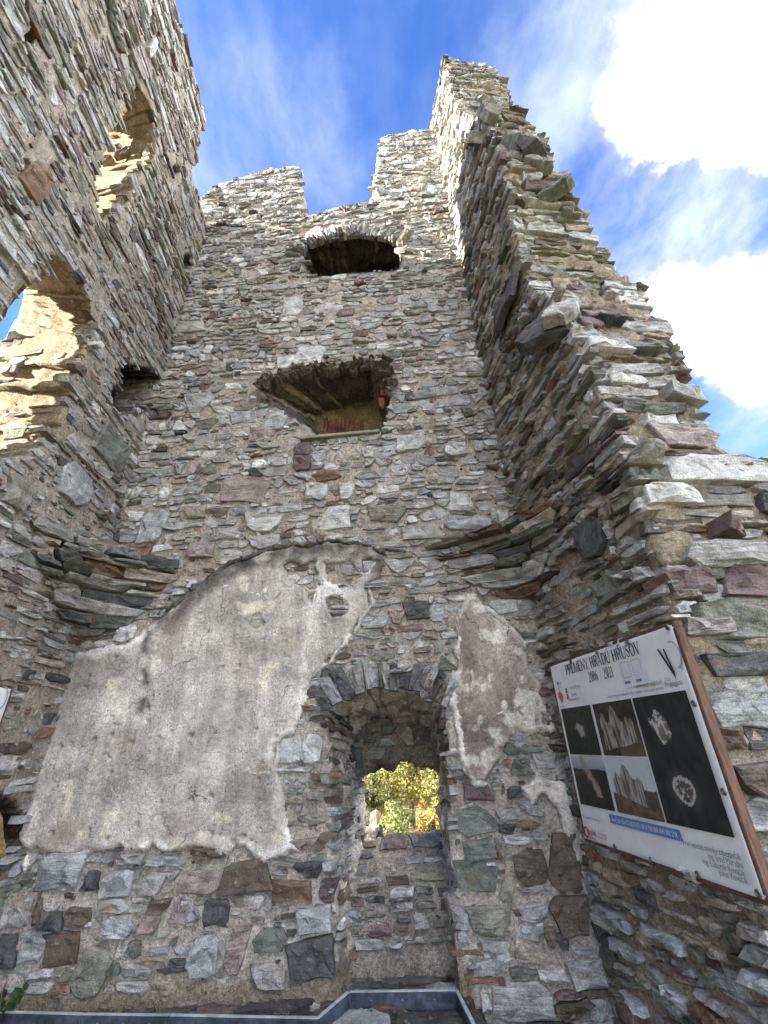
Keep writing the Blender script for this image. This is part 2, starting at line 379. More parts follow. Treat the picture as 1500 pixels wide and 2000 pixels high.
def one_stone(rg, pts, out, rough=1.0, sink=.05, tilt=.35, fine=False):
    """pts: closed outline (k, 2); gives (verts in u, v, h; faces): a broken block with sharp arrises"""
    pts = np.asarray(pts, float); k = len(pts); c = pts.mean(0); size = pts.max(0)-pts.min(0); mn = size.min()
    r = pts-c
    inset = np.clip(mn*.05*rg.uniform(.3, 1.5, (k, 1))*rough, .0015, .012)
    nr = np.linalg.norm(r, axis=1, keepdims=True)+1e-9
    a = rg.normal(0, tilt, 2)*out/np.maximum(size, .02)*.9
    jit = min(.20*out, .011)*rough
    h2 = np.clip(out+r@a+rg.normal(0, jit, k), .5*out, 1.6*out); h1 = h2-np.minimum(.45*out, .012)*rg.uniform(.3, 1.2, k)
    A = np.concatenate([pts, np.full((k, 1), -sink)], 1)
    B = np.concatenate([c+r*(1+rg.normal(0, .025, (k, 1))), h1[:, None]], 1)
    Cc = np.concatenate([c+r*(1-inset/nr), h2[:, None]], 1)
    V = [A, B, Cc]; F = []
    for L in (0, k):
        for i in range(k): j = (i+1) % k; F.append((L+i, L+j, L+k+j, L+k+i))
    if fine:
        sc = rg.uniform(.42, .62, (k, 1)); D = c+r*sc+rg.normal(0, .05, (k, 2))*size
        hd = out+(D-c)@a+rg.normal(0, jit*1.5, k)+jit*.6
        V.append(np.concatenate([D, hd[:, None]], 1)); L = 2*k
        for i in range(k): j = (i+1) % k; F.append((L+i, L+j, L+k+j, L+k+i))
        F.append(tuple(range(3*k, 4*k)))
    else: F.append(tuple(range(2*k, 3*k)))
    return np.concatenate(V), F

def block_outline(rg, u0, u1, v0, v1, wild=1.0):
    """a roughly four-sided block seen from the front"""
    w, h = u1-u0, v1-v0; sl = rg.normal(0, .16, 2)*min(h, w)*wild
    P = []
    cut = rg.random(4) < .42*wild
    cs = [(u0+sl[0], v0), (u1+sl[1], v0), (u1-sl[1], v1), (u0-sl[0], v1)]
    dirs = [((0, 1), (1, 0)), ((-1, 0), (0, 1)), ((0, -1), (-1, 0)), ((1, 0), (0, -1))]
    for (x, y), (d0, d1), q in zip(cs, dirs, cut):
        if q:
            a, bb = rg.uniform(.12, .42)*(h if d0[1] else w), rg.uniform(.12, .42)*(h if d1[1] else w)
            a = min(a, .4*max(w, h)*.6); bb = min(bb, .4*max(w, h)*.6)
            P.append((x+d0[0]*a, y+d0[1]*a)); P.append((x+d1[0]*bb, y+d1[1]*bb))
        else: P.append((x+d0[0]*w*.02+d1[0]*w*.02, y+d0[1]*h*.04+d1[1]*h*.04))
    Q = []
    for i in range(len(P)):
        p0, p1 = np.array(P[i]), np.array(P[(i+1) % len(P)]); Q.append(p0)
        L = np.linalg.norm(p1-p0)
        if L > .55*w and len(P) < 8:
            Q.append(p0+(p1-p0)*rg.uniform(.3, .7)+rg.normal(0, .05*h*wild, 2)*np.array([.4, 1]))
    Q = np.array(Q); return Q+rg.normal(0, .018, Q.shape)*min(w, h)*wild

def lay(seed, u0, u1, v0, v1, mask, hr, wr, gap, outr, mx, big=(), zone=None, skip=.04, split=.25, wild=1.0, dip=0.0, chips=0.0, mxf=None, clip=None):
    """random coursed rubble over a rectangle; returns stones as (verts uvh, faces, tint)"""
    rg = np.random.default_rng(seed); S = []
    occ = [tuple(x[:4]) for x in big]
    cand = []
    def add(a, bq, c_, d, o=None, col=None):
        if clip:
            lo, hi = clip((c_+d)/2); a = max(a, lo+rg.uniform(-.01, .015)); bq = min(bq, hi+rg.uniform(-.05, .03))
            if bq-a < .05: return
        cand.append((a, bq, c_, d, o, col))
    def build():
        K = np.array([c[:4] for c in cand]); a, bq, c_, d = K.T; um, vmid = (a+bq)/2, (c_+d)/2
        tu = np.stack([um, a+.2*(bq-a), bq-.2*(bq-a), um, um], 1); tv = np.stack([vmid, vmid, vmid, c_+.15*(d-c_), d-.15*(d-c_)], 1)
        ok = mask(tu, tv); ok = ok[:, 0] & (ok.sum(1) >= 4)
        for i in np.nonzero(ok)[0]:
            a, bq, c_, d, o, col = cand[i]
            m_ = mxf(um[i], vmid[i]) if mxf else mx
            P = block_outline(rg, a, bq, c_, d, wild if o is None else min(wild, .75)); w, hgt = bq-a, d-c_
            ang = rg.normal(0, .045*wild)+dip
            r = P-P.mean(0); ca, sa = math.cos(ang), math.sin(ang); P = P.mean(0)+np.stack([r[:, 0]*ca-r[:, 1]*sa, r[:, 0]*sa+r[:, 1]*ca], 1)
            oo = o if o is not None else rg.uniform(*outr)*(1 if rg.random() > .12 else 1.7)
            V, F = one_stone(rg, P, oo, fine=max(w, hgt) > .12)
            S.append((V, F, col if col is not None else pick(rg, m_)))
    for x in big: add(*x[:4], o=x[4] if len(x) > 4 else None, col=np.array(x[5]) if len(x) > 5 else None)
    v = v0; ph = rg.uniform(0, 10)
    while v < v1:
        zs = zone((u0+u1)/2, v) if zone else 1.0
        h = math.exp(rg.uniform(math.log(hr[0]), math.log(hr[1])))*zs
        u = u0-rg.uniform(0, .2)
        while u < u1:
            z2 = zone(u, v) if zone else 1.0
            w = max(h*.7, math.exp(rg.uniform(math.log(wr[0]), math.log(wr[1])))*z2)
            g = gap*rg.uniform(.4, 1.6)*z2
            a, bq = u, u+w; wob = .03*math.sin(a*2.1+ph+v*1.7)+.02*math.sin(a*5.3+v*3.1)
            c_, d = v+wob+rg.normal(0, .006), v+wob+h-g+rg.normal(0, .012)*zs
            if rg.random() < .16: d = c_+(d-c_)*rg.uniform(.55, .85)
            for (x0, x1, y0, y1) in occ:
                if a < x1 and bq > x0 and c_ < y1 and d > y0:
                    if y0 > c_+.6*(d-c_): d = y0-.3*g
                    elif y1 < c_+.4*(d-c_): c_ = y1+.3*g
                    elif x0-a > bq-x1: bq = x0-.4*g
                    else: a = x1+.4*g
            u += w+g
            if bq-a < .03 or d-c_ < .015: continue
            if rg.random() < skip: continue
            if rg.random() < split and d-c_ > .07:
                m_ = c_+(d-c_)*rg.uniform(.35, .65); add(a, bq-rg.uniform(0, .25)*w, c_, m_-.35*g); add(a+rg.uniform(0, .2)*w, bq, m_+.35*g, d)
            elif rg.random() < .10 and bq-a > .16:
                m_ = a+(bq-a)*rg.uniform(.4, .6); add(a, m_-.3*g, c_, d); add(m_+.3*g, bq, c_, d)
            else: add(a, bq, c_, d)
        v += h
    for i in range(int(chips*(u1-u0)*(v1-v0))):
        a, c_ = rg.uniform(u0, u1), rg.uniform(v0, v1); w = rg.uniform(.02, .065); hh = w*rg.uniform(.35, .9)
        add(a, a+w, c_, c_+hh, o=rg.uniform(.006, .024))
    build()
    return S

BUCKET = {}
def chip(o, cuts):
    """split the faces of a large block and break them up with cleavage steps and chips"""
    if not cuts: return o
    bm = bmesh.new(); bm.from_mesh(o.data); uvw = bm.verts.layers.float_vector['uvw']
    bmesh.ops.triangulate(bm, faces=[f for f in bm.faces if len(f.verts) > 4])
    for k in range(cuts): bmesh.ops.subdivide_edges(bm, edges=bm.edges, cuts=1, use_grid_fill=True, smooth=0)
    bm.normal_update(); Q = np.array([v[uvw][:] for v in bm.verts]); size = max(o.dimensions) if max(o.dimensions) > 0 else .3
    a = fbm(Q*np.array([1, 1, 1]), 11.0, 3, 5, .6)*.010+np.round(fbm(Q*np.array([2.0, 16.0, 3.0]), 1.6, 2, 9)*5)/5*.013
    for v, h_ in zip(bm.verts, a): v.co += v.normal*float(h_)
    bm.to_mesh(o.data); bm.free(); return o
def emit(thing, surf, S, mat=None, name='stone', seed=0):
    """map stones onto their face and keep them for the thing"""
    if not S: return
    rg = np.random.default_rng(seed+99)
    A = np.concatenate([s[0] for s in S]); W = surf(A[:, 0], A[:, 1], A[:, 2])
    i = 0; L = BUCKET.setdefault(thing.name, (thing, []))[1]
    for V, F, c in S:
        k = len(V); off = rg.uniform(-20, 20, 3); rot = rg.normal(0, .12)
        u, v = V[:, 0]-V[0, 0], V[:, 1]-V[0, 1]
        q = np.stack([u*math.cos(rot)-v*math.sin(rot), u*math.sin(rot)+v*math.cos(rot), V[:, 2]], 1)+off
        L.append((W[i:i+k], F, c, q, name)); i += k
def flush(limit=300):
    """the stones that show largest become parts of their own, the rest one part of the thing"""
    for thing, L in BUCKET.values():
        sc = []
        for W, F, c, q, name in L:
            r = (W-CP)@CR                                          # camera space
            if r[:, 2].max() > -.3: sc.append(0.0); continue
            x = 750+r[:, 0]/-r[:, 2]*FOC; y = 1000-r[:, 1]/-r[:, 2]*FOC; inside = (x > 0) & (x < 1500) & (y > 0) & (y < 2000)
            w, h = np.ptp(x), np.ptp(y); sc.append(w*h*inside.mean()*min(1, min(w, h)/12))
        order = np.argsort(sc)[::-1]; cnt = {}; rest = []
        for k in order:
            W, F, c, q, name = L[k]
            if cnt.get(name, 0) < limit and sc[k] > 60:
                cnt[name] = cnt.get(name, 0)+1; n_ = 2 if sc[k] > 9000 else 1 if sc[k] > 1800 else 0; chip(world_obj(name, W, F, M_stone, thing, c, q), n_)
            else: rest.append(L[k])
        if rest:
            VV, FF, CC, QQ, o = [], [], [], [], 0
            for W, F, c, q, name in rest:
                VV.append(W); CC.append(np.broadcast_to(c, W.shape)); QQ.append(q); FF += [tuple(i+o for i in f) for f in F]; o += len(W)
            ob = world_obj('rubble', np.concatenate(VV), FF, M_stone, thing, np.concatenate(CC), np.concatenate(QQ)); setp(ob, kind='stuff')
        print(thing.name, 'stones', len(L), cnt)
    BUCKET.clear()

def arch_stones(rg, line, length, thick, out, mx):
    """voussoirs standing on an arch line (u, v points)"""
    pts = np.array(line, float); seg = np.linalg.norm(np.diff(pts, axis=0), axis=1); cs = np.r_[0, np.cumsum(seg)]; S = []
    p = 0.0
    def at(d): return np.array([np.interp(d, cs, pts[:, 0]), np.interp(d, cs, pts[:, 1])])
    while p < cs[-1]:
        w = rg.uniform(*thick); w = min(w, cs[-1]-p+.02); a, bq = at(p+.004), at(p+w-.006)
        tn = at(min(cs[-1], p+w))-at(max(0, p)); tn /= np.linalg.norm(tn)+1e-9; nn = np.array([-tn[1], tn[0]])
        if nn[1] < -.2: nn = -nn
        nn = nn+np.array([rg.normal(0, .10), 0]); nn /= np.linalg.norm(nn)
        L = rg.uniform(*length); L2 = L*rg.uniform(.9, 1.1); dr_ = rg.uniform(-.012, .02)
        P = np.array([a-nn*dr_, (a+bq)/2-nn*dr_+rg.normal(0, .005, 2), bq-nn*dr_, bq+nn*L*.5+tn*rg.normal(0, .005), bq+nn*L2+tn*.006, (a+bq)/2+nn*(max(L, L2)+.01), a+nn*L-tn*.006])
        V, F = one_stone(rg, P, rg.uniform(*out), fine=True); S.append((V, F, pick(rg, mx))); p += w
    return S

# ------------------------------------------------------------------ the three walls' planes
_az = R_(2.2); B_A = np.array([-1.474, 4.4117, 0]); B_N = np.array([-math.sin(_az), -math.cos(_az), 0]); B_U = np.array([math.cos(_az), -math.sin(_az), 0])
BACK = Plane(B_A-B_U*(B_A[0]/B_U[0]), B_U, (0, 0, 1), B_N)                       # u = x of the back wall
_az = R_(-3.3); _dl = np.array([math.sin(_az), math.cos(_az), 0]); _la, _lb = np.array([-3.15, 4.48, 1.0]), np.array([-2.68, 4.46, 9.32])
_lw = (_lb-_la)/(_lb-_la)[2]; _ln = np.cross(_dl, _lw); _ln /= np.linalg.norm(_ln)
LEFT = Plane(_la-_lw, -_dl, _lw, _ln)                                            # u = metres from the corner towards the camera
_az = R_(-8.8); _dr = np.array([math.sin(_az), math.cos(_az), 0]); _rn = np.cross(_dr, (0, 0, 1.0))
RIGHT = Plane((1.38, 4.3, 0), -_dr, (0, 0, 1), -_rn)
bp = lambda *pp: [BACK.at(*p) for p in pp]
lp = lambda *pp: [LEFT.at(*p) for p in pp]
def lerpc(a, b, t): t = np.asarray(t)[..., None]; return np.asarray(a)*(1-t)+np.asarray(b)*t

# ================================================================== BACK WALL
back_wall = empty('ruined_wall', (-.6, 4.9, 0), 'tall rubble end wall with an arched window niche and large patches of old plaster', 'wall')
NI_L, NI_R = -.60, .43
ni_arch = bp((628, 1392), (655, 1380), (690, 1355), (735, 1343), (775, 1345), (820, 1352), (872, 1382))
niche = [(NI_L+.10, -.7), (NI_L+.03, 1.2), (NI_L-.01, ni_arch[0][1])]+ni_arch[1:-1]+[(NI_R+.01, ni_arch[-1][1]), (NI_R-.02, 1.2), (NI_R-.09, .4), (NI_R-.10, -.7)]
w3 = bp((588, 505), (600, 482), (650, 466), (700, 459), (750, 466), (786, 480), (784, 505), (777, 526), (700, 533), (615, 540), (603, 532))
w2 = bp((500, 757), (560, 737), (640, 724), (745, 708), (766, 760), (756, 820), (742, 846), (660, 853), (590, 860), (575, 818), (522, 788))
b_holes = [niche, w3, w2]
top_px = bp((392, 398), (430, 357), (500, 340), (578, 324), (590, 426), (606, 422), (650, 408), (720, 394), (728, 392), (744, 268), (800, 258), (852, 252))
tu = np.array([-3.9, -3.0]+[p[0] for p in top_px]+[1.6, 2.4]); tv = np.array([9.2, 9.9]+[p[1] for p in top_px]+[top_px[-1][1], 11.6])
for i in range(1, len(tu)): tu[i] = max(tu[i], tu[i-1]+.004)
def b_top(u): return np.interp(u, tu, tv)
def b_mask(U, V):
    n = fbm(uv3(U, V), 4.0, 3, 5)
    m = V < b_top(np.asarray(U)+n*.02)+n*.035
    for h in b_holes: m &= ~in_poly(np.asarray(U)+n*.025, np.asarray(V)+n*.025, h)
    return m
PL1 = bp((330, 1195), (400, 1132), (460, 1098), (540, 1074), (640, 1062), (720, 1068), (752, 1088), (742, 1130), (715, 1152), (725, 1190), (690, 1235), (640, 1290), (612, 1330),
         (592, 1390), (572, 1432), (545, 1450), (540, 1505), (552, 1535), (560, 1600), (578, 1655), (520, 1676), (470, 1655), (420, 1668), (380, 1655), (330, 1664), (250, 1657), (150, 1668),
         (60, 1665), (40, 1640), (44, 1590), (22, 1560), (28, 1480), (45, 1400), (58, 1340), (100, 1300), (160, 1272), (250, 1262), (292, 1228))
PL2 = bp((915, 1162), (945, 1185), (985, 1215), (1025, 1255), (1035, 1300), (1065, 1380), (1088, 1430), (1045, 1425), (1010, 1428), (985, 1450), (965, 1490), (955, 1535), (925, 1530),
         (897, 1490), (906, 1430), (882, 1385), (882, 1330), (897, 1270), (880, 1215))
PL3 = bp((1015, 1540), (1050, 1520), (1105, 1528), (1112, 1560), (1138, 1640), (1155, 1700), (1130, 1685), (1100, 1625), (1083, 1572), (1060, 1548), (1040, 1572))
bare = [bp(*p) for p in (((556, 1106), (618, 1100), (625, 1145), (598, 1152), (560, 1140)), ((636, 1098), (690, 1096), (700, 1128), (688, 1150), (642, 1146)), ((705, 1092), (742, 1102), (728, 1122), (706, 1116)),
        ((492, 1206), (512, 1196), (520, 1216), (504, 1228)), ((640, 1172), (668, 1166), (676, 1192), (650, 1205)), ((600, 1158), (616, 1156), (622, 1180), (606, 1186)))]
bare2 = [bp(*p) for p in (((1008, 1430), (1030, 1436), (1040, 1460), (1022, 1478), (1004, 1462)), ((968, 1488), (1000, 1480), (1006, 1512), (975, 1522)), ((1060, 1395), (1075, 1400), (1070, 1420), (1058, 1415)))]
def pl_dist(U, V, poly, bares=(), seed=3):
    d = sdf(U, V, poly)
    wu, wv = U+fbm(uv3(U, V), 13.0, 3, seed+1)*.03, V+fbm(uv3(U, V), 13.0, 3, seed+2)*.03
    for q in bares: d = np.minimum(d, -sdf(wu, wv, q))
    return d+fbm(uv3(U, V), 7.0, 5, seed, .62)*.075
def b_stone_mask(U, V):
    U, V = np.asarray(U), np.asarray(V); m = b_mask(U, V)
    hs = np.ones(U.shape, bool)
    for poly, bb in ((PL1, bare), (PL2, bare2), (PL3, ())): hs &= pl_dist(U, V, poly, bb) < .02
    return m & hs & (V > np.where(U > .40, -.42, .10))
def b_tint(U, V):
    up = lerpc((.385, .33, .26), (.48, .425, .355), np.clip(fbm(uv3(U, V), 1.2, 3, 8)+.5, 0, 1))
    low = lerpc((.44, .395, .34), (.58, .535, .475), np.clip(fbm(uv3(U, V), 1.6, 3, 18)+.5, 0, 1))
    c = lerpc(low, up, np.clip((V-1.5)/2.0, 0, 1))
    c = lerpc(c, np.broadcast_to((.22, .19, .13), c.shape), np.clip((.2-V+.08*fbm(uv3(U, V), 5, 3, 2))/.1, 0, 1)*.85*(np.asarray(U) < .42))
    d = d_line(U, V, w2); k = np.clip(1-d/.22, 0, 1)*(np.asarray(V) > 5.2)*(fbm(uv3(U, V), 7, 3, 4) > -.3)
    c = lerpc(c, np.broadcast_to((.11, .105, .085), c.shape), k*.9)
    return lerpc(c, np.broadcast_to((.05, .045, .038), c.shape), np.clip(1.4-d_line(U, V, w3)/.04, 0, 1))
def b_extra(U, V):
    e = np.clip((.13-V)/.12, 0, 1)*.05*(np.asarray(U) < .40)
    d = d_line(U, V, w2); e = e+np.clip(1-d/.16, 0, 1)*(np.asarray(V) > 5.5)*(.05+.05*fbm(uv3(U, V), 8, 3, 4))
    return e
w2u = [p[0] for p in w2]
def b_back(U, V):
    U2 = U.copy(); V2 = V.copy()
    k = np.clip((V+.6)/.3, 0, 1)*np.clip((2.7-V)/.3, 0, 1)
    U2 = U2+k*(np.interp(U, [-1.6, NI_L, NI_R, 1.3], [-1.6, -.40, .37, 1.3])-U)
    kz = np.clip(1-np.abs(U+.08)/1.4, 0, 1); kz = np.minimum(1, kz*1.6)
    V2 = V2-kz*np.interp(V, [1.0, 2.0, 2.3, 3.4], [0, .33, .42, 0])
    k = np.clip((V-4.4)/.3, 0, 1)*np.clip((6.6-V)/.3, 0, 1)
    U2 = U2+k*(np.interp(U, [-2.2, min(w2u), max(w2u), .9], [-2.2, -.85, .02, .9])-U)
    k = np.clip((V-9.7)/.1, 0, 1)*np.clip(1-np.abs(U-.15)/.35, 0, 1)
    U2 = U2-k*.16
    return BACK(U2, V2, np.full(U.shape, -.9))
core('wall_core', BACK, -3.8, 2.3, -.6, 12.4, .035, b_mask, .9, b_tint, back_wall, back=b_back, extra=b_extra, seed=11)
def b_zone(u, v): return 1.1 if v < 1.6 else (1.05 if v < 4.5 else 0.98)
def px_big(surf, lst, default):
    o = []
    for (x0, y0, x1, y1, col) in lst:
        a = surf.at((x0+x1)/2, (y0+y1)/2); l = surf.at(x0, (y0+y1)/2); r = surf.at(x1, (y0+y1)/2); tt = surf.at((x0+x1)/2, y0); bb = surf.at((x0+x1)/2, y1)
        o.append((min(l[0], r[0]), max(l[0], r[0]), bb[1], tt[1], default, tone(PAL[col])))
    return o
big_b = px_big(BACK, [(78, 1662, 165, 1738, 'blue'), (200, 1695, 262, 1752, 'blue'), (165, 1700, 196, 1740, 'dark'), (275, 1700, 320, 1748, 'grey'), (352, 1698, 430, 1745, 'pink'), (432, 1680, 528, 1745, 'brown'),
    (532, 1718, 612, 1764, 'rust'), (85, 1818, 155, 1890, 'brown'), (40, 1815, 92, 1880, 'blue'), (375, 1825, 425, 1905, 'blue'), (200, 1785, 255, 1835, 'blue'), (400, 1755, 450, 1812, 'dark'),
    (290, 1755, 335, 1782, 'brown'), (230, 1668, 285, 1690, 'grey'), (292, 1670, 365, 1692, 'blue'), (80, 1775, 125, 1815, 'dark'), (130, 1770, 180, 1808, 'brown'), (275, 1785, 310, 1825, 'pink'), (580, 1765, 650, 1820, 'blue'),
    (445, 1800, 485, 1900, 'pink'), (560, 1830, 655, 1920, 'dark'), (5, 1770, 50, 1812, 'grey'), (0, 1820, 36, 1890, 'dark'), (545, 1437, 590, 1490, 'pale'), (590, 1437, 630, 1490, 'pale'),
    (150, 1850, 210, 1945, 'olive'), (295, 1905, 340, 1950, 'tan'), (390, 1910, 470, 1960, 'grey'), (500, 1880, 560, 1930, 'grey'),
    (885, 1575, 965, 1632, 'green'), (905, 1635, 965, 1680, 'green'), (890, 1680, 970, 1740, 'green'), (915, 1765, 1000, 1825, 'olive'), (1005, 1660, 1068, 1728, 'brown'), (1020, 1760, 1068, 1800, 'blue'),
    (1075, 1620, 1130, 1740, 'brown'), (1080, 1745, 1150, 1830, 'brown'), (1018, 1805, 1060, 1835, 'blue'), (940, 1835, 995, 1858, 'grey'), (970, 1575, 1018, 1602, 'grey'), (972, 1608, 1005, 1628, 'dark'), (1000, 1480, 1038, 1515, 'green'),
    (1042, 1470, 1085, 1502, 'grey'), (905, 1530, 960, 1565, 'purple'), (990, 1535, 1020, 1560, 'dark'), (1110, 1870, 1180, 1930, 'grey'), (960, 1920, 1080, 1990, 'grey'), (1090, 1820, 1110, 1860, 'dark'),
    (552, 580, 592, 617, 'pale'), (578, 678, 632, 722, 'pale'), (542, 694, 575, 722, 'pale'), (775, 852, 828, 882, 'pale'), (574, 866, 608, 890, 'purple'), (574, 892, 608, 922, 'purple'), (435, 936, 520, 985, 'pink'),
    (597, 945, 640, 980, 'pale'), (663, 945, 693, 975, 'pale'), (625, 990, 685, 1035, 'pale'), (480, 1005, 550, 1040, 'pale'), (362, 990, 402, 1015, 'tan'), (275, 998, 325, 1062, 'blue'), (365, 770, 412, 808, 'grey'),
    (452, 805, 502, 828, 'blue'), (518, 815, 558, 842, 'blue'), (490, 832, 540, 858, 'pink'), (370, 1060, 420, 1090, 'pink'), (250, 1062, 296, 1095, 'rust'), (488, 1045, 548, 1072, 'grey'), (868, 865, 912, 895, 'pale'),
    (940, 655, 1000, 690, 'grey'), (878, 960, 920, 1000, 'pale'), (720, 990, 790, 1020, 'olive'), (785, 1025, 860, 1055, 'grey'), (870, 1010, 960, 1035, 'blue'), (325, 630, 400, 650, 'grey'), (790, 1175, 838, 1212, 'dark')], .035)
rgb_ = np.random.default_rng(5)
big_b = [(a, b_, c_, d_, rgb_.uniform(.018, .05), col) for a, b_, c_, d_, o_, col in big_b]
S = lay(21, -3.7, 2.1, -.42, 12.2, b_stone_mask, (.055, .19), (.08, .30), .021, (.006, .031), MIX_UP, big_b, b_zone, .04, .30, 1.4, 0.0, 80,
        mxf=lambda u, v: MIX_LOW if v < 2.6 else MIX_UP)
emit(back_wall, BACK, S, seed=1)
rg = np.random.default_rng(77)
S = arch_stones(rg, ni_arch, (.13, .29), (.04, .125), (.02, .06), MIX_NICHE); emit(back_wall, BACK, S, name='voussoir', seed=2)
S = arch_stones(rg, bp((588, 505), (600, 482), (650, 466), (700, 459), (750, 466), (786, 480)), (.14, .30), (.028, .06), (.03, .09), MIX_UP); emit(back_wall, BACK, S, name='voussoir', seed=3)

# plaster patches
PITS = [(p[0], p[1], r) for p, r in ((BACK.at(x, y), r) for x, y, r in zip(np.random.default_rng(3).uniform(60, 600, 46), np.random.default_rng(4).uniform(1230, 1650, 46), np.random.default_rng(5).uniform(.008, .026, 46)))]
def plaster(name, poly, bares, th, tintf, res=.014, seed=3, label=None):
    a = np.array(poly); u0, v0 = a.min(0)-.06; u1, v1 = a.max(0)+.06
    def mask(U, V): return pl_dist(U, V, poly, bares, seed) > 0
    def ex(U, V):
        d = np.clip(pl_dist(U, V, poly, bares, seed), 0, 1)
        w = th*np.clip(d/.03, 0.15, 1)**.5+fbm(uv3(U, V), 1.8, 3, seed+7)*.014
        pits = fbm(uv3(U, V), 30, 2, seed+21); w = w-np.clip(pits-.42, 0, 1)*.05
        for (pu, pv, r_) in PITS: w = w-.045*np.clip(1.3-np.hypot(U-pu, (V-pv)*1.2)/r_, 0, 1)
        lump = np.clip(1-np.abs(d-.025)/.03, 0, 1)*np.clip(fbm(uv3(U, V), 5, 3, seed+2)+.1, 0, 1); return w+lump*.035
    o = core(name, BACK, u0, u1, v0, v1, res, mask, .03, tintf, back_wall, amp=.006, extra=ex, seed=seed+30, mat=M_plaster)
    if label: o['label'] = label
    return o
arc = bp((308, 1202), (345, 1184), (400, 1135), (460, 1098), (540, 1072), (640, 1058), (720, 1066), (756, 1086), (762, 1120))
streak = bp((300, 1222), (288, 1260), (284, 1300), (292, 1340), (278, 1395))
streak2 = bp((385, 1150), (360, 1190), (330, 1225))
def pl1_tint(U, V):
    c = lerpc((.47, .435, .39), (.68, .64, .585), np.clip(fbm(uv3(U, V), 2.2, 4, 51)*1.3+.5, 0, 1))
    d = pl_dist(U, V, PL1, bare); rim = np.clip(1-d/.10, 0, 1)
    k = np.clip(fbm(uv3(U, V), 3.3, 3, 61)*2.6+.8, 0, 1)*np.clip((3.25-V)/.2, 0, 1); c = lerpc(c, np.broadcast_to((.92, .885, .82), c.shape), np.clip(rim*2, 0, 1)*k)
    yel = np.clip((fbm(uv3(U, V), 4.2, 3, 81)-.42)*12, 0, 1); c = lerpc(c, np.broadcast_to((.80, .74, .60), c.shape), yel)
    n = fbm(uv3(U, V), 8, 4, 71)
    s1 = np.clip(1-(d_line(U, V, arc, False)+n*.05)/.24, 0, 1); s1 = np.clip(s1*1.9, 0, 1)*np.clip(1.05+n*1.5, 0, 1)
    s2 = np.clip(1-(d_line(U, V, streak, False)+n*.09)/.085, 0, 1)*1.4*np.clip(.8+n*2, 0, 1)
    s3 = np.clip(1-(d_line(U, V, streak2, False)+n*.06)/.15, 0, 1)
    c = lerpc(c, np.broadcast_to((.075, .07, .065), c.shape), np.clip(np.maximum(np.maximum(s1, s2), s3), 0, 1)*.88)
    return c
def pl2_tint(U, V):
    c = lerpc((.28, .23, .20), (.46, .40, .35), np.clip(fbm(uv3(U, V), 6, 4, 52)*1.4+.5, 0, 1))
    d = pl_dist(U, V, PL2, bare2, 4); rim = np.clip(np.maximum((1.6-d/.04)*np.clip(fbm(uv3(U, V), 3, 3, 62)*2+.9, 0, 1), (fbm(uv3(U, V), 7, 4, 63, .6)-.16)*9), 0, 1)
    return lerpc(c, np.broadcast_to((.78, .73, .66), c.shape), rim)
def pl3_tint(U, V): return lerpc((.50, .45, .39), (.74, .69, .62), np.clip(fbm(uv3(U, V), 6, 4, 53)*1.4+.6, 0, 1))
plaster('plaster', PL1, bare, .045, pl1_tint, label='large grey plaster patch with a dark streak')
plaster('plaster', PL2, bare2, .05, pl2_tint, .013, 4, 'rough brown plaster with white broken edges')
plaster('plaster', PL3, (), .035, pl3_tint, .012, 6, 'narrow ridge of white lime')
# ridge of lime lumps left along the broken edges
def ridge(name, pts, rad, tint, n=140, seed=0, out=.05, sq=.5):
    rg = np.random.default_rng(seed); pts = np.array(pts); seg = np.linalg.norm(np.diff(pts, axis=0), axis=1); cs = np.r_[0, np.cumsum(seg)]
    L = cs[-1]; m = max(8, int(L/.018)); K = 7; V = []; C_ = []
    for i in range(m+1):
        d = L*i/m; u = np.interp(d, cs, pts[:, 0]); v = np.interp(d, cs, pts[:, 1]); e = min(L, d+.02); w = max(0, d-.02)
        tx = np.interp(e, cs, pts[:, 0])-np.interp(w, cs, pts[:, 0]); ty = np.interp(e, cs, pts[:, 1])-np.interp(w, cs, pts[:, 1]); q = math.hypot(tx, ty)+1e-9; nx, ny = -ty/q, tx/q
        nz = vnoise(np.array([d*14, seed, .5])); nz2 = vnoise(np.array([d*33, seed, 4.5])); r = rad*(1+.55*nz+.35*nz2)*min(1, (min(d, L-d)+.012)/.05)
        sh = rad*.7*vnoise(np.array([d*9, seed+9, 2.5]))
        for k in range(K):
            a = math.pi*k/(K-1); rr = r*(1+.3*rg.normal())
            V.append((u+nx*(math.cos(a)*rr+sh), v+ny*(math.cos(a)*rr+sh), -.01+math.sin(a)*max(.012, rr*sq*2+out-.02) if 0 < k < K-1 else -.02)); C_.append(np.array(tint)*rg.uniform(.82, 1.15))
    V = np.array(V); F = np.array([(i*K+k, i*K+k+1, (i+1)*K+k+1, (i+1)*K+k) for i in range(m) for k in range(K-1)])
    return world_obj(name, BACK(V[:, 0], V[:, 1], V[:, 2]), F[:, ::-1], M_plaster, back_wall, np.array(C_))
LIME = (.80, .77, .70)
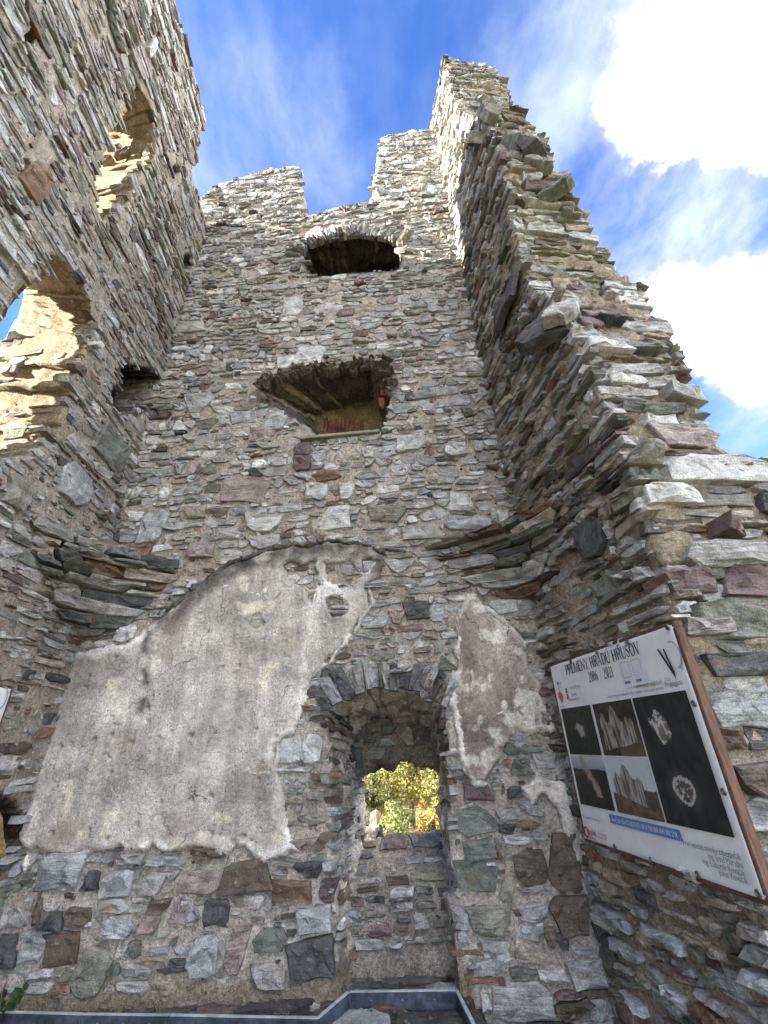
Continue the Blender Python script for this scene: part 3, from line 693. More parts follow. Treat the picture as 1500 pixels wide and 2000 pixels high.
for i, pxs in enumerate([[(548, 1118), (560, 1142), (585, 1158), (588, 1172)], [(618, 1158), (614, 1190), (628, 1218), (655, 1225)], [(475, 1135), (488, 1158), (510, 1166), (530, 1145)],
                         [(735, 1100), (722, 1120), (705, 1142)], [(720, 1150), (728, 1180), (690, 1238)], [(610, 1325), (640, 1298), (676, 1258), (684, 1232)], [(602, 1340), (592, 1372), (574, 1395)],
                         [(895, 1205), (898, 1245), (896, 1290)], [(945, 1185), (975, 1210), (1012, 1240), (1028, 1268)], [(885, 1310), (884, 1350), (892, 1400), (900, 1450), (908, 1500), (930, 1532), (952, 1530)],
                         [(62, 1345), (50, 1420), (34, 1500)], [(545, 1452), (540, 1480), (534, 1510), (500, 1512), (465, 1502)], [(1018, 1542), (1050, 1524), (1104, 1530)], [(1106, 1540), (1122, 1600), (1150, 1690)],
                         [(60, 1668), (54, 1700)], [(430, 1152), (452, 1146)], [(965, 1395), (1000, 1380), (1030, 1395)]]):
    ridge('lime_ridge', bp(*pxs), (.027 if i not in (7, 9) else .036), LIME, seed=i+3, out=.066, sq=.22)
o = ridge('vault_scar', arc[:-1], .030, (.12, .115, .10), seed=90, out=.055); o['label'] = 'black weathered line of the vanished vault'

rg = np.random.default_rng(93); S = []
for k in range(95):                                                     # black crumbling mortar hanging over the middle recess
    i = rg.integers(0, 4); f = rg.random(); c = np.array(w2[i])*(1-f)+np.array(w2[i+1])*f+rg.normal(0, .035, 2)+np.array([0, .02]); w = rg.uniform(.03, .12); hh = w*rg.uniform(.5, 1.0)
    P = block_outline(rg, c[0]-w/2, c[0]+w/2, c[1]-hh/2, c[1]+hh/2, 1.6); V, F = one_stone(rg, P, rg.uniform(.02, .10), fine=True, rough=1.8, tilt=.6); S.append((V, F, tone((.17, .155, .12))*rg.uniform(.5, 1.3)))
emit(back_wall, BACK, S, name='mortar_lump', seed=9)
# niche: sloping parapet, lintel wall with the opening below it, reveals and soffit stones
dep_z = [(-.4, .25), (.5, .31), (.62, .42), (.81, .84), (.90, .97)]
def dep(v): return np.interp(v, [p[0] for p in dep_z], [p[1] for p in dep_z])
def nich(u, v): return BACK(u, v, -dep(v))
PAR = Surf(nich, B_N+np.array([0, 0, .35]))
n_tint = lambda U, V: lerpc((.25, .22, .19), (.36, .325, .285), np.clip(fbm(uv3(U, V), 3, 3, 28)+.5, 0, 1))
core('parapet', PAR, -.62, .52, -.35, .84, .025, lambda U, V: V < .80+.04*fbm(uv3(U, V), 7, 2, 4), .3, n_tint, back_wall, seed=31)
S = lay(33, -.52, .42, .10, .78, lambda U, V: np.asarray(V) > .12, (.07, .15), (.11, .30), .03, (.012, .035), MIX_NICHE, chips=40)
emit(back_wall, PAR, S, seed=4)
def l_arch(u): return 1.43-.9*(np.abs(np.asarray(u)-.0)-.03).clip(0)**2
def l_mask(U, V):
    n = fbm(uv3(U, V), 9, 3, 14); return V > l_arch(U)+n*.045
LIN = Plane(BACK(0, 0, -.60), B_U, (0, 0, 1), B_N)
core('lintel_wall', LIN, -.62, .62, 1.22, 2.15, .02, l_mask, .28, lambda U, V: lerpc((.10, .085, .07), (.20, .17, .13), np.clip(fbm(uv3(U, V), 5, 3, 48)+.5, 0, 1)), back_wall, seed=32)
emit(back_wall, LIN, lay(34, -.5, .5, 1.30, 1.85, lambda U, V: l_mask(U, np.asarray(V)-.03), (.12, .3), (.07, .15), .03, (.01, .03), MIX_DARK), seed=5)
def jamb(thing, surf_front, fa, fb, v0, v1, d0, d1, Nn, seed, mx, hr=(.05, .12), wr=(.1, .3), outr=(.008, .03), mask=None, skip=.04):
    """stones on a reveal between the front arris fa(v) and the rear arris fb(v): u runs inwards"""
    def f(u, v):
        k = np.asarray(u)/1.0; a, q = fa(v), fb(v); return a+(q-a)*k[..., None]
    sf = Surf(f, Nn); S = lay(seed, d0, d1, v0, v1, mask or (lambda U, V: (np.asarray(U) > d0) & (np.asarray(U) < d1)), hr, wr, .015, outr, mx, skip=skip); emit(thing, sf, S, seed=seed)
fl = lambda v: BACK(np.interp(v, [-.4, 1.2, 1.8], [NI_L+.1, NI_L+.03, NI_L]), v, 0); fl2 = lambda v: BACK(np.full(np.shape(v), -.40), np.where(np.asarray(v) > 1, 1+(np.asarray(v)-1)*.7, v), -.9)
fr = lambda v: BACK(np.interp(v, [-.4, .4, 1.2, 1.8], [NI_R-.1, NI_R-.09, NI_R-.02, NI_R]), v, 0); fr2 = lambda v: BACK(np.full(np.shape(v), .36), np.where(np.asarray(v) > 1, 1+(np.asarray(v)-1)*.7, v), -.9)
jamb(back_wall, BACK, fl, fl2, .2, 1.85, .03, .99, np.array([.96, -.25, 0]), 41, MIX_NICHE, (.05, .11), (.14, .4))
jamb(back_wall, BACK, fr, fr2, .2, 1.85, .03, .99, np.array([-1, -.05, 0]), 42, MIX_NICHE, (.06, .14), (.16, .4))
# the two upper recesses: a rough back inside each
def plug(surf, poly, depth, tint, thing, seed, mg=.18, mx=None, hr=(.06, .14), wr=(.08, .2)):
    a = np.array(poly); u0, v0 = a.min(0)-mg; u1, v1 = a.max(0)+mg
    def pf(u, v, h=0.0): return surf(u, v, np.asarray(h)-depth)
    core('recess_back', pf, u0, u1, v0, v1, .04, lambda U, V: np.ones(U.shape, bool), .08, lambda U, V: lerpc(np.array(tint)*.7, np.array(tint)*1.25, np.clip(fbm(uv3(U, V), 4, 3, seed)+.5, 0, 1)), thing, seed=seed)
    if mx: emit(thing, pf, lay(seed, u0, u1, v0, v1, lambda U, V: np.ones(np.shape(U), bool), hr, wr, .02, (.01, .03), mx), seed=seed)
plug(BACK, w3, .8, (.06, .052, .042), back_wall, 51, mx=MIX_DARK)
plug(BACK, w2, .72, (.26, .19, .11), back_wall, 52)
rg = np.random.default_rng(8)
PB = Plane(BACK(0, 0, -.72), B_U, (0, 0, 1), B_N)
x0, z0 = PB.at(632, 848); x1, _ = PB.at(712, 846)
nb_ = 9
for i in range(nb_):                                                    # upright bricks closing the back of the recess
    a = x0+(x1-x0)*i/nb_; V, F = one_stone(rg, block_outline(rg, a+.006, a+(x1-x0)/nb_-.006, z0-.25+rg.uniform(-.03, .03), z0+rg.uniform(.16, .30), .5), rg.uniform(.01, .03))
    world_obj('brick', PB(V[:, 0], V[:, 1], V[:, 2]), F, M_brick, back_wall)
for i, (x, y0, y1) in enumerate(((749, 716, 738), (747, 740, 764), (744, 766, 790))):
    p0 = BACK.at(x-5, y1); p1 = BACK.at(x+6, y0); V, F = one_stone(rg, block_outline(rg, p0[0], p1[0], p0[1], p1[1], .4), .02)
    world_obj('brick', BACK(V[:, 0], V[:, 1], V[:, 2]-.10), F, M_brick, back_wall)
def beam(name, a, b_, w, hgt, mat, parent, up=np.array([0, 0, 1.0]), side=None):
    a, b_ = np.array(a, float), np.array(b_, float); s_ = side if side is not None else np.cross(b_-a, up); s_ = s_/np.linalg.norm(s_)
    V = []
    for p in (a, b_):
        for i, j in ((-1, -1), (1, -1), (1, 1), (-1, 1)): V.append(p+s_*w/2*i+up*hgt/2*j)
    F = [(0, 1, 2, 3), (7, 6, 5, 4), (0, 4, 5, 1), (1, 5, 6, 2), (2, 6, 7, 3), (3, 7, 4, 0)]
    o = world_obj(name, V, F, mat, parent)
    bm = bmesh.new(); bm.from_mesh(o.data); bmesh.ops.recalc_face_normals(bm, faces=bm.faces); bmesh.ops.bevel(bm, geom=bm.edges, offset=min(w, hgt)*.12, segments=1, affect='EDGES'); bm.to_mesh(o.data); bm.free()
    return o
a, b_ = BACK.at(588, 861), BACK.at(742, 847)
beam('timber_sill', BACK(a[0], a[1], .02), BACK(b_[0], b_[1], .02), .10, .04, simple('grey_timber', (.22, .20, .15), .85, .3, 14, .5, .004), back_wall)
# squinch slabs in the two rear corners, the springing of the old vault
def squinch(Pl, Pr, zt, zb, seed, bow=-.08):
    """courses of long slabs that bridge a corner between two wall points and shrink downwards"""
    Pl, Pr = np.array(Pl[:2]), np.array(Pr[:2])
    def f(u, v):
        k = np.clip((v-zb)/(zt-zb), 0, 1)**.75; k = k[..., None]; A = Pl[0]*(1-k)+Pl[1]*k; Bq = Pr[0]*(1-k)+Pr[1]*k
        p = A+(Bq-A)*u[..., None]; p[..., 2] = v; n = np.array([-(Pr[1]-Pl[1])[1], (Pr[1]-Pl[1])[0], 0]); n /= np.linalg.norm(n)
        if np.dot(n, CP-Pl[1]) < 0: n = -n
        return p-n*(np.sin(np.pi*u)*.10)[..., None]
    n = np.array([-(Pr[1]-Pl[1])[1], (Pr[1]-Pl[1])[0], 0]); n /= np.linalg.norm(n)
    if np.dot(n, CP-Pl[1]) < 0: n = -n
    return Surf(f, n), n
def do_squinch(A0, A1, B0, B1, zt, zb, seed):
    sf, n = squinch((A0, A1, 0), (B0, B1, 0), zt, zb, seed); L = np.linalg.norm(np.array(B1)-np.array(A1))
    core('vault_springing', sf, 0.0, 1.0, zb, zt, .03, lambda U, V: np.ones(U.shape, bool), .35, lambda U, V: np.broadcast_to((.20, .165, .12), U.shape+(3,)), back_wall, seed=seed)
    rg = np.random.default_rng(seed); S = []; v = zb+.05
    while v < zt+.06:
        hh = rg.uniform(.045, .12); u = rg.uniform(-.12, 0); k = ((v-zb)/(zt-zb))
        while u < 1.0:
            w = rg.uniform(.16, .62)/max(.35, k)/L*.8; V, F = one_stone(rg, block_outline(rg, u, min(u+w, 1.1), v+rg.normal(0, .006), v+hh-.008+rg.normal(0, .008), .95), rg.uniform(.03, .12)*(1+.4*k), fine=True, tilt=.3)
            S.append((V, F, pick(rg, MIX_SLAB))); u += w+.02
        v += hh
    emit(back_wall, sf, S, name='slab', seed=seed)
    # rubble top falling back to the corner
c_l = LEFT(0.02, 3.3); a1 = LEFT(.95, 3.25); b1 = BACK(-2.28, 3.05)
do_squinch(LEFT(.15, 2.3)-np.array([0, 0, 0]), LEFT(1.0, 3.25), BACK(-2.95, 2.3), BACK(-2.25, 3.25), 3.28, 2.62, 61)
do_squinch(BACK(1.25, 2.3), BACK(.60, 3.2), RIGHT(.12, 2.3), RIGHT(.66, 3.2), 3.30, 2.72, 62)
def cap(thing, A, B, Cn, zt, rise, seed):
    """rubble on top of a springing, sloping up into the corner"""
    A, B, Cn = (np.array(x) for x in (A, B, Cn))
    def f(u, v): p = (A+(B-A)*u[..., None])*(1-v[..., None])+Cn*v[..., None]; p[..., 2] = zt+rise*v; return p
    n = np.array([0, -.5, 1.0]); n /= np.linalg.norm(n); sf = Surf(f, n)
    core('springing_top', sf, 0.0, 1.0, 0.0, 1.0, .05, lambda U, V: np.ones(U.shape, bool), .03, lambda U, V: np.broadcast_to((.24, .20, .15), U.shape+(3,)), thing, seed=seed, amp=.012)
cap(back_wall, LEFT(1.0, 3.25), BACK(-2.25, 3.25), LEFT(-.05, 3.6), 3.27, .5, 63)
cap(back_wall, BACK(.60, 3.2), RIGHT(.66, 3.2), RIGHT(-.05, 3.5), 3.28, .45, 64)
flush()

# ================================================================== LEFT WALL
left_wall = empty('ruined_wall', (-3.6, 2.5, 0), 'very tall leaning rubble side wall with sunlit slanting window openings', 'wall')
W1 = lp((105, 500), (132, 512), (165, 558), (178, 610), (180, 652), (152, 708), (133, 785), (104, 868), (42, 894))+[(1.72, 3.62), (2.2, 3.6), (2.26, 4.2)]+lp((0, 612), (30, 580), (80, 530))
W2 = lp((265, 165), (285, 185), (300, 230), (303, 298), (290, 330), (268, 346), (250, 400), (215, 422), (198, 432), (180, 375), (200, 310), (215, 260), (245, 215))
H3 = lp((-60, 1550), (0, 1556), (30, 1572), (44, 1600), (42, 1640), (28, 1680), (0, 1704), (-60, 1710))
rec = lp((238, 712), (296, 722), (340, 765), (310, 792), (236, 818), (216, 780))
smalls = [lp(*[(x+r*math.cos(k*1.05)*a, y+r*math.sin(k*1.05)*(2-a)) for k in range(6)]) for x, y, r, a in ((62, 78, 18, .7), (342, 332, 10, .7), (368, 512, 17, .9), (366, 566, 10, .8), (48, 20, 14, .6), (324, 655, 9, .9))]
def l_top(u): return np.interp(u, [-.6, .70, .80, .88, .97, 1.05, 2.2, 2.32, 7], [9.5, 9.42, 9.5, 10.1, 10.75, 10.8, 10.79, 10.95, 11.0])
def l_wmask(U, V):
    U, V = np.asarray(U), np.asarray(V); n = fbm(uv3(U, V), 4.0, 3, 6)
    m = V < l_top(U+n*.04)+n*.06
    for h in [W1, W2, H3, rec]+smalls: m &= ~in_poly(U+n*.02, V+n*.02, h)
    return m
def l_tint(U, V):
    c = lerpc((.33, .29, .24), (.43, .385, .325), np.clip(fbm(uv3(U, V), 1.1, 3, 9)+.5, 0, 1))
    k = np.clip(1-np.abs(U-1.85)/.62, 0, 1)*np.clip((V-3.2)/.5, 0, 1)*np.clip((9.3-V)/.5, 0, 1)
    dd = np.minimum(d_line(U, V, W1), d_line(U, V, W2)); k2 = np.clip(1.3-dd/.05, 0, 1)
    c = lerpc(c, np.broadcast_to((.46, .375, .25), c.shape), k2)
    return lerpc(c, np.broadcast_to((.05, .042, .03), c.shape), np.clip(1.3-np.minimum(d_line(U, V, H3), d_line(U, V, rec))/.045, 0, 1))  # H3 rim blackened: shade put into the tint; rec edges take the same tone
def l_back(U, V):  # unseen outer slots skewed so sun rakes the jambs and stays off the walls
    nr_ = np.interp(V, [4.0, 4.6, 5.1], [1.23, 1.27, 1.42]); a = np.where(U < 1.35, np.interp(U, [-.5, .3, 1.35], [-.5, .3, 1.17]), np.where(U < 2.22, 1.17+(U-1.35)/.87*(nr_-1.17), nr_+(U-2.22)/1.38*(3.6-nr_))); q = np.interp(U, [-.5, .3, 1.5, 2.2, 3.6], [-.5, .3, 1.25, 1.60, 3.6])
    k1 = np.clip((V-2.9)/.5, 0, 1)*np.clip((6.3-V)/.5, 0, 1); k2 = np.clip((V-5.9)/.4, 0, 1)*np.clip((9.6-V)/.5, 0, 1)
    U2 = U+k1*(a-U); U2 = U2+k2*(q-U2)
    V = V+.45*np.clip((V-4.3)/.9, 0, 1)*np.clip((6.9-V)/1.0, 0, 1)*np.clip(1.6-np.abs(U-1.8)/.8, 0, 1)+.4*np.clip((V-7.2)/.8, 0, 1)*np.clip((10-V)/1.0, 0, 1)*np.clip(1.6-np.abs(U-1.8)/.8, 0, 1)
    return LEFT(U2, V, np.full(U.shape, -1.0))
core('wall_core', LEFT, -.5, 6.2, -.35, 11.2, .038, l_wmask, 1.0, l_tint, left_wall, back=l_back, seed=12, side_amp=.03)
def l_smask(U, V): return l_wmask(U, V) & (np.asarray(V) > .15)
big_l = px_big(LEFT, [(110, 905, 180, 990, 'blue'), (180, 830, 250, 915, 'green'), (40, 250, 105, 360, 'tan'), (30, 300, 100, 400, 'rust'), (235, 445, 270, 560, 'grey'), (285, 60, 305, 125, 'pale'), (60, 1040, 110, 1075, 'blue'), (0, 930, 60, 1000, 'olive')], .04)
big_l = [x for x in big_l if x[1]-x[0] < .8 and x[3]-x[2] < .5]
S = lay(22, -.1, 6.0, .2, 10.9, l_smask, (.04, .14), (.10, .42), .026, (.002, .027), MIX_LEFT, big_l, None, .05, .25, 1.15, 0.0, 60,
        mxf=lambda u, v: MIX_LOW if v < 2.6 else MIX_LEFT)
emit(left_wall, LEFT, S, seed=11)
def arris(poly_pts):
    a = np.array(sorted(poly_pts, key=lambda p: p[1])); return lambda v: np.interp(v, a[:, 1], a[:, 0])
ar1 = arris([W1[i] for i in range(1, 9)]); ar2 = arris([W2[i] for i in range(2, 9)])
jamb(left_wall, LEFT, lambda v: LEFT(ar1(v), v, 0), lambda v: LEFT(ar1(v)-.17, v, -1.0), 3.75, 5.5, .02, .98, np.array([-.2, -.97, .1]), 43, MIX_TAN, (.05, .12), (.12, .4), (.0, .010), skip=.5)
jamb(left_wall, LEFT, lambda v: LEFT(ar2(v), v, 0), lambda v: LEFT(ar2(v)-.25, v, -1.0), 6.65, 8.6, .02, .98, np.array([-.2, -.97, .1]), 44, MIX_TAN, (.05, .12), (.12, .4), (.0, .010), skip=.5)
plug(LEFT, H3, .26, (.80, .52, .20), left_wall, 70, .10)  # golden tint paints the sunlit back of the hole
_hb = LEFT.at(-4, 1625); rg = np.random.default_rng(15); V, F = one_stone(rg, block_outline(rg, _hb[0]-.20, _hb[0]+.17, _hb[1]-.24, _hb[1]+.17, 1.3), .16, fine=True, sink=.0, rough=2)
chip(world_obj('boulder', LEFT(V[:, 0], V[:, 1], V[:, 2]-.24), F, M_stone, left_wall, np.array((.40, .26, .11)), V+3.3), 2)  # ochre colour carries the warm sunlight on this stone
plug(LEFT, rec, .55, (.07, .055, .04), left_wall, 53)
for i, h in enumerate(smalls): plug(LEFT, h, .35, (.12, .10, .075), left_wall, 54+i, .12)
flush()

# ================================================================== RIGHT WALL
right_wall = empty('ruined_wall', (2.1, 3.4, 0), 'broken rubble wall stub with a stepped ragged end rising against the sky', 'wall')
PF = [(-.7, 1.64), (2.1, 1.64), (2.5, 1.70), (2.9, 1.72), (4.1, 1.68), (4.7, 1.62), (5.2, 1.42), (5.6, 1.28), (6.6, 1.30), (7.2, 1.43), (8.9, 1.42), (9.3, 1.15), (9.9, .87), (12.3, .85)]
TH = [(-.7, 1.7), (3.0, 1.7), (3.2, 1.1), (3.3, .82), (3.6, .80), (4.0, .85), (4.4, .92), (4.85, .98), (5.0, 1.02), (5.7, 1.34), (5.85, 1.10), (6.4, 1.0), (6.8, .90), (7.2, .78), (7.7, .68), (8.2, .76), (8.6, .56), (9.2, .62), (10.0, .95), (11.8, 1.05), (12.3, .80)]
def pr(v): return np.interp(v, [p[0] for p in PF], [p[1] for p in PF])
def thk(v): return np.interp(v, [p[0] for p in TH], [p[1] for p in TH])
def r_mask(U, V):
    U, V = np.asarray(U), np.asarray(V); n = fbm(uv3(U, V), 4.0, 3, 7); return (U < pr(V)+n*.07) & (V < 12.2+n*.06)
def r_tint(U, V): return lerpc((.30, .245, .175), (.42, .36, .28), np.clip(fbm(uv3(U, V), 1.4, 3, 10)+.5, 0, 1))
def r_back(U, V): return RIGHT(U, V, -thk(V)+.05)
core('wall_core', RIGHT, -.5, 1.95, -.6, 12.4, .035, r_mask, 1.0, r_tint, right_wall, back=r_back, seed=13, amp=.028)
S = lay(23, -.05, 1.85, -.42, 12.2, lambda U, V: r_mask(U, V) & ~((np.asarray(U) > .12) & (np.asarray(V) > .93) & (np.asarray(V) < 2.06)), (.045, .14), (.10, .40), .024, (.008, .05), MIX_RIGHT,
        px_big(RIGHT, [(1130, 1010, 1190, 1095, 'dark'), (1165, 1120, 1225, 1180, 'green')], .06), None, .06, .2, 1.1, 0.0, 35,
        mxf=lambda u, v: MIX_RIGHT if v < 8 else MIX_UP)
emit(right_wall, RIGHT, S, seed=21)
END = Surf(lambda u, v: RIGHT(pr(v), v, -u), -_dr*1.0)
def e_mask(U, V): U, V = np.asarray(U), np.asarray(V); return (U > -.2) & (U < thk(V)+.3) & (V < 12.25)
e_clip = lambda v: (-.02 if v > 2.3 else .03, float(thk(v)))
S = lay(24, -.06, 1.7, -.42, 9.0, e_mask, (.085, .20), (.22, .64), .024, (.012, .07), MIX_END, (), lambda u, v: 1.1 if v < 5 else .85, .03, .22, .8, 0.0, 25, clip=e_clip,
        mxf=lambda u, v: MIX_END if v > 2.9 else MIX_RIGHT)
emit(right_wall, END, S, seed=22)
S = lay(25, -.03, 1.1, 9.0, 12.2, e_mask, (.06, .13), (.12, .34), .02, (.01, .045), MIX_UP, chips=20, clip=e_clip); emit(right_wall, END, S, seed=23)
# single stones that stick out of the broken end: leaning blocks, the hanging slab
rg = np.random.default_rng(31)
def spike(px, py, off, sz, rot, col, seed):
    rg = np.random.default_rng(seed); u, v = RIGHT.at(px, py); P = RIGHT(min(u, float(pr(v))+.02), v, off)
    Vv, F = one_stone(rg, block_outline(rg, -sz[0]/2, sz[0]/2, -sz[1]/2, sz[1]/2, 1.2), sz[2], fine=True, sink=0.0)
    M = Matrix.Rotation(R_(rot[2]), 3, 'Z')@Matrix.Rotation(R_(rot[0]), 3, 'X')@Matrix.Rotation(R_(rot[1]), 3, 'Y')
    W = P+Vv@np.array(M).T; q = Vv+rg.uniform(-9, 9, 3); chip(world_obj('stone', W, F, M_stone, right_wall, tone(PAL[col])*rg.uniform(.85, 1.1), q), 2)
for i, a in enumerate([(955, 225, .0, (.34, .42, .22), (80, 10, 10), 'olive'), (985, 250, -.25, (.4, .3, .2), (60, 20, 0), 'green'), (1000, 275, -.45, (.36, .3, .2), (75, -20, 20), 'olive'), (940, 285, .02, (.5, .4, .16), (55, 25, -20), 'grey'),
                       (975, 300, -.3, (.42, .25, .25), (70, 30, 30), 'dark'), (1010, 320, -.55, (.4, .34, .2), (80, -25, -10), 'green'), (985, 215, -.35, (.35, .25, .2), (70, 0, -25), 'grey'), (965, 330, -.1, (.4, .25, .2), (85, 12, 10), 'tan'),
                       (1000, 600, .05, (.95, .42, .10), (78, 0, -84), 'dark'), (1120, 590, .02, (.34, .42, .13), (68, 32, -60), 'grey'), (1085, 650, .03, (.6, .5, .16), (72, 28, -70), 'dark')]):
    spike(*a[:3], tuple(np.array(a[3])*.72), *a[4:], seed=200+i)
def endstone(px, py, w, hgt, out, col, seed):
    rg = np.random.default_rng(seed); v = 5.0
    for k in range(40):
        Q = RIGHT(float(pr(v)), v, 0); d = CR@_cam(px, py); kk = np.dot(Q-CP, -_dr)/np.dot(d, -_dr); q = CP+d*kk; v = .5*v+.5*q[2]
    s_ = float(np.dot(q-RIGHT(float(pr(v)), v, 0), _rn)); lo, hi = e_clip(v); s0, s1 = max(s_-w/2, lo), min(s_+w/2, hi+.03); s_, w = (s0+s1)/2, s1-s0
    V, F = one_stone(rg, block_outline(rg, s_-w/2, s_+w/2, v-hgt/2, v+hgt/2, .8), out, fine=True, sink=.12); emit(right_wall, END, [(V, F, tone(PAL[col])*rg.uniform(.9, 1.1))], seed=seed)
for i, a in enumerate([(1225, 585, .42, .36, .10, 'pale'), (1230, 605, .40, .14, .16, 'pale'), (1390, 925, .95, .24, .16, 'pale'), (1250, 690, .5, .13, .16, 'green'), (1180, 690, .45, .16, .18, 'pale'), (1330, 860, .55, .22, .12, 'pink'),
                       (1405, 1090, .60, .17, .17, 'grey'), (1300, 975, .45, .17, .16, 'pale'), (1330, 1140, .42, .17, .17, 'purple'), (1450, 1140, .4, .22, .14, 'purple'), (1420, 1215, .55, .25, .14, 'green'), (1450, 1300, .62, .14, .15, 'dark'),
                       (1430, 1385, .5, .24, .14, 'blue'), (1030, 340, .55, .14, .14, 'tan'), (1060, 460, .5, .11, .15, 'pale'), (1405, 1040, .22, .13, .26, 'purple'), (1225, 905, .4, .15, .26, 'olive')]):
    endstone(a[0], a[1], a[2]*.85, a[3]*.9, a[4]*.55, a[5], seed=300+i)
flush()

# ================================================================== floor, flashing, ground
def onz(px, py, z): d = CR@_cam(px, py); return CP+d*(z-CP[2])/d[2]
FL = Plane((0, 0, 0), (1, 0, 0), (0, 1, 0), (0, 0, 1))
floor = empty('floor', (0, 3, 0)); setp(floor, 'dark stone floor at the foot of the walls', kind='structure')
core('screed', FL, -3.4, .46, -4.0, 5.1, .06, lambda U, V: U < np.interp(V, [3.4, 4.5], [.56, .36]), .3, lambda U, V: lerpc((.05, .045, .04), (.10, .09, .08), np.clip(fbm(uv3(U, V), 3, 3, 29)+.5, 0, 1)), floor, seed=14, amp=.008)
S = lay(26, -3.0, .5, 2.2, 4.55, lambda U, V: np.asarray(U) < np.interp(V, [3.4, 4.5], [.52, .32]), (.18, .34), (.25, .6), .03, (.012, .022), dict(dark=8, blue=1, brown=1), wild=.9, chips=90); emit(floor, FL, S, name='flagstone', seed=31); flush()
LOWF = Plane((0, 0, -.42), (1, 0, 0), (0, 1, 0), (0, 0, 1))
core('earth', LOWF, .30, 3.8, -4.0, 5.1, .08, lambda U, V: np.ones(U.shape, bool), .2, lambda U, V: lerpc((.08, .065, .045), (.15, .125, .09), np.clip(fbm(uv3(U, V), 3, 3, 29)+.5, 0, 1)), floor, seed=15, amp=.02)
flashing = empty('metal_flashing', (-.6, 4.2, 0), 'blue grey sheet metal strip edging the floor at the foot of the end wall', 'metal strip')
fp = [onz(x, y, .085) for x, y in ((-60, 1978), (160, 1984), (330, 1986), (622, 1992), (682, 1940), (890, 1937), (922, 2002), (945, 2060))]
for i in range(len(fp)-1):
    a, b_ = fp[i].copy(), fp[i+1].copy(); d = b_-a; d[2] = 0; d /= np.linalg.norm(d); s_ = np.cross(d, (0, 0, 1.0))
    a = a+d*.004; b_ = b_-d*.004
    beam('strip', a-np.array([0, 0, .0425]), b_-np.array([0, 0, .0425]), .012, .085, M_flash, flashing)
    beam('strip_edge', a+np.array([0, 0, .006])-s_*.008, b_+np.array([0, 0, .006])-s_*.008, .024, .006, M_flash_top, flashing)
    if i in (1, 2, 4):
        for k in (.2, .5, .8):
            bm = bmesh.new(); bmesh.ops.create_uvsphere(bm, u_segments=8, v_segments=4, radius=.009); me = bpy.data.meshes.new('screw'); bm.to_mesh(me); bm.free()
            put('screw', me, M_metal, flashing, a+(b_-a)*k-np.array([0, 0, .035])+s_*.007-wloc(flashing))

xs = np.r_[np.linspace(-600, -40, 15), np.linspace(-34, 34, 70), np.linspace(40, 600, 15)]; ys = np.r_[np.linspace(-600, -40, 15), np.linspace(-30, 60, 90), np.linspace(70, 900, 16)]
X, Y = np.meshgrid(xs, ys, indexing='ij')
def gz(X, Y):
    X, Y = np.asarray(X, float), np.asarray(Y, float)
    r = np.hypot(X, np.maximum(0, np.abs(Y-2)-2)); z = -.6-np.clip(r-3.5, 0, 1e9)*.16
    z = np.maximum(z, -40+.02*r)
    z = np.where((Y > 8) & (np.abs(X) < 14), np.maximum(z, -1.92+np.clip(Y-17.5, 0, 20)*.16), z)
    return z+fbm(uv3(X, Y), .25, 3, 3)*.25*np.clip((np.hypot(X, Y-16)-2)/3, 0, 1)
Z = gz(X, Y); idx = np.arange(X.size).reshape(X.shape)
F = np.stack([idx[:-1, :-1], idx[1:, :-1], idx[1:, 1:], idx[:-1, 1:]], -1).reshape(-1, 4)
g = world_obj('ground', np.stack([X, Y, Z], -1).reshape(-1, 3), F, M_ground, None, smooth=True); setp(g, 'grassy castle hill outside the walls', kind='structure')

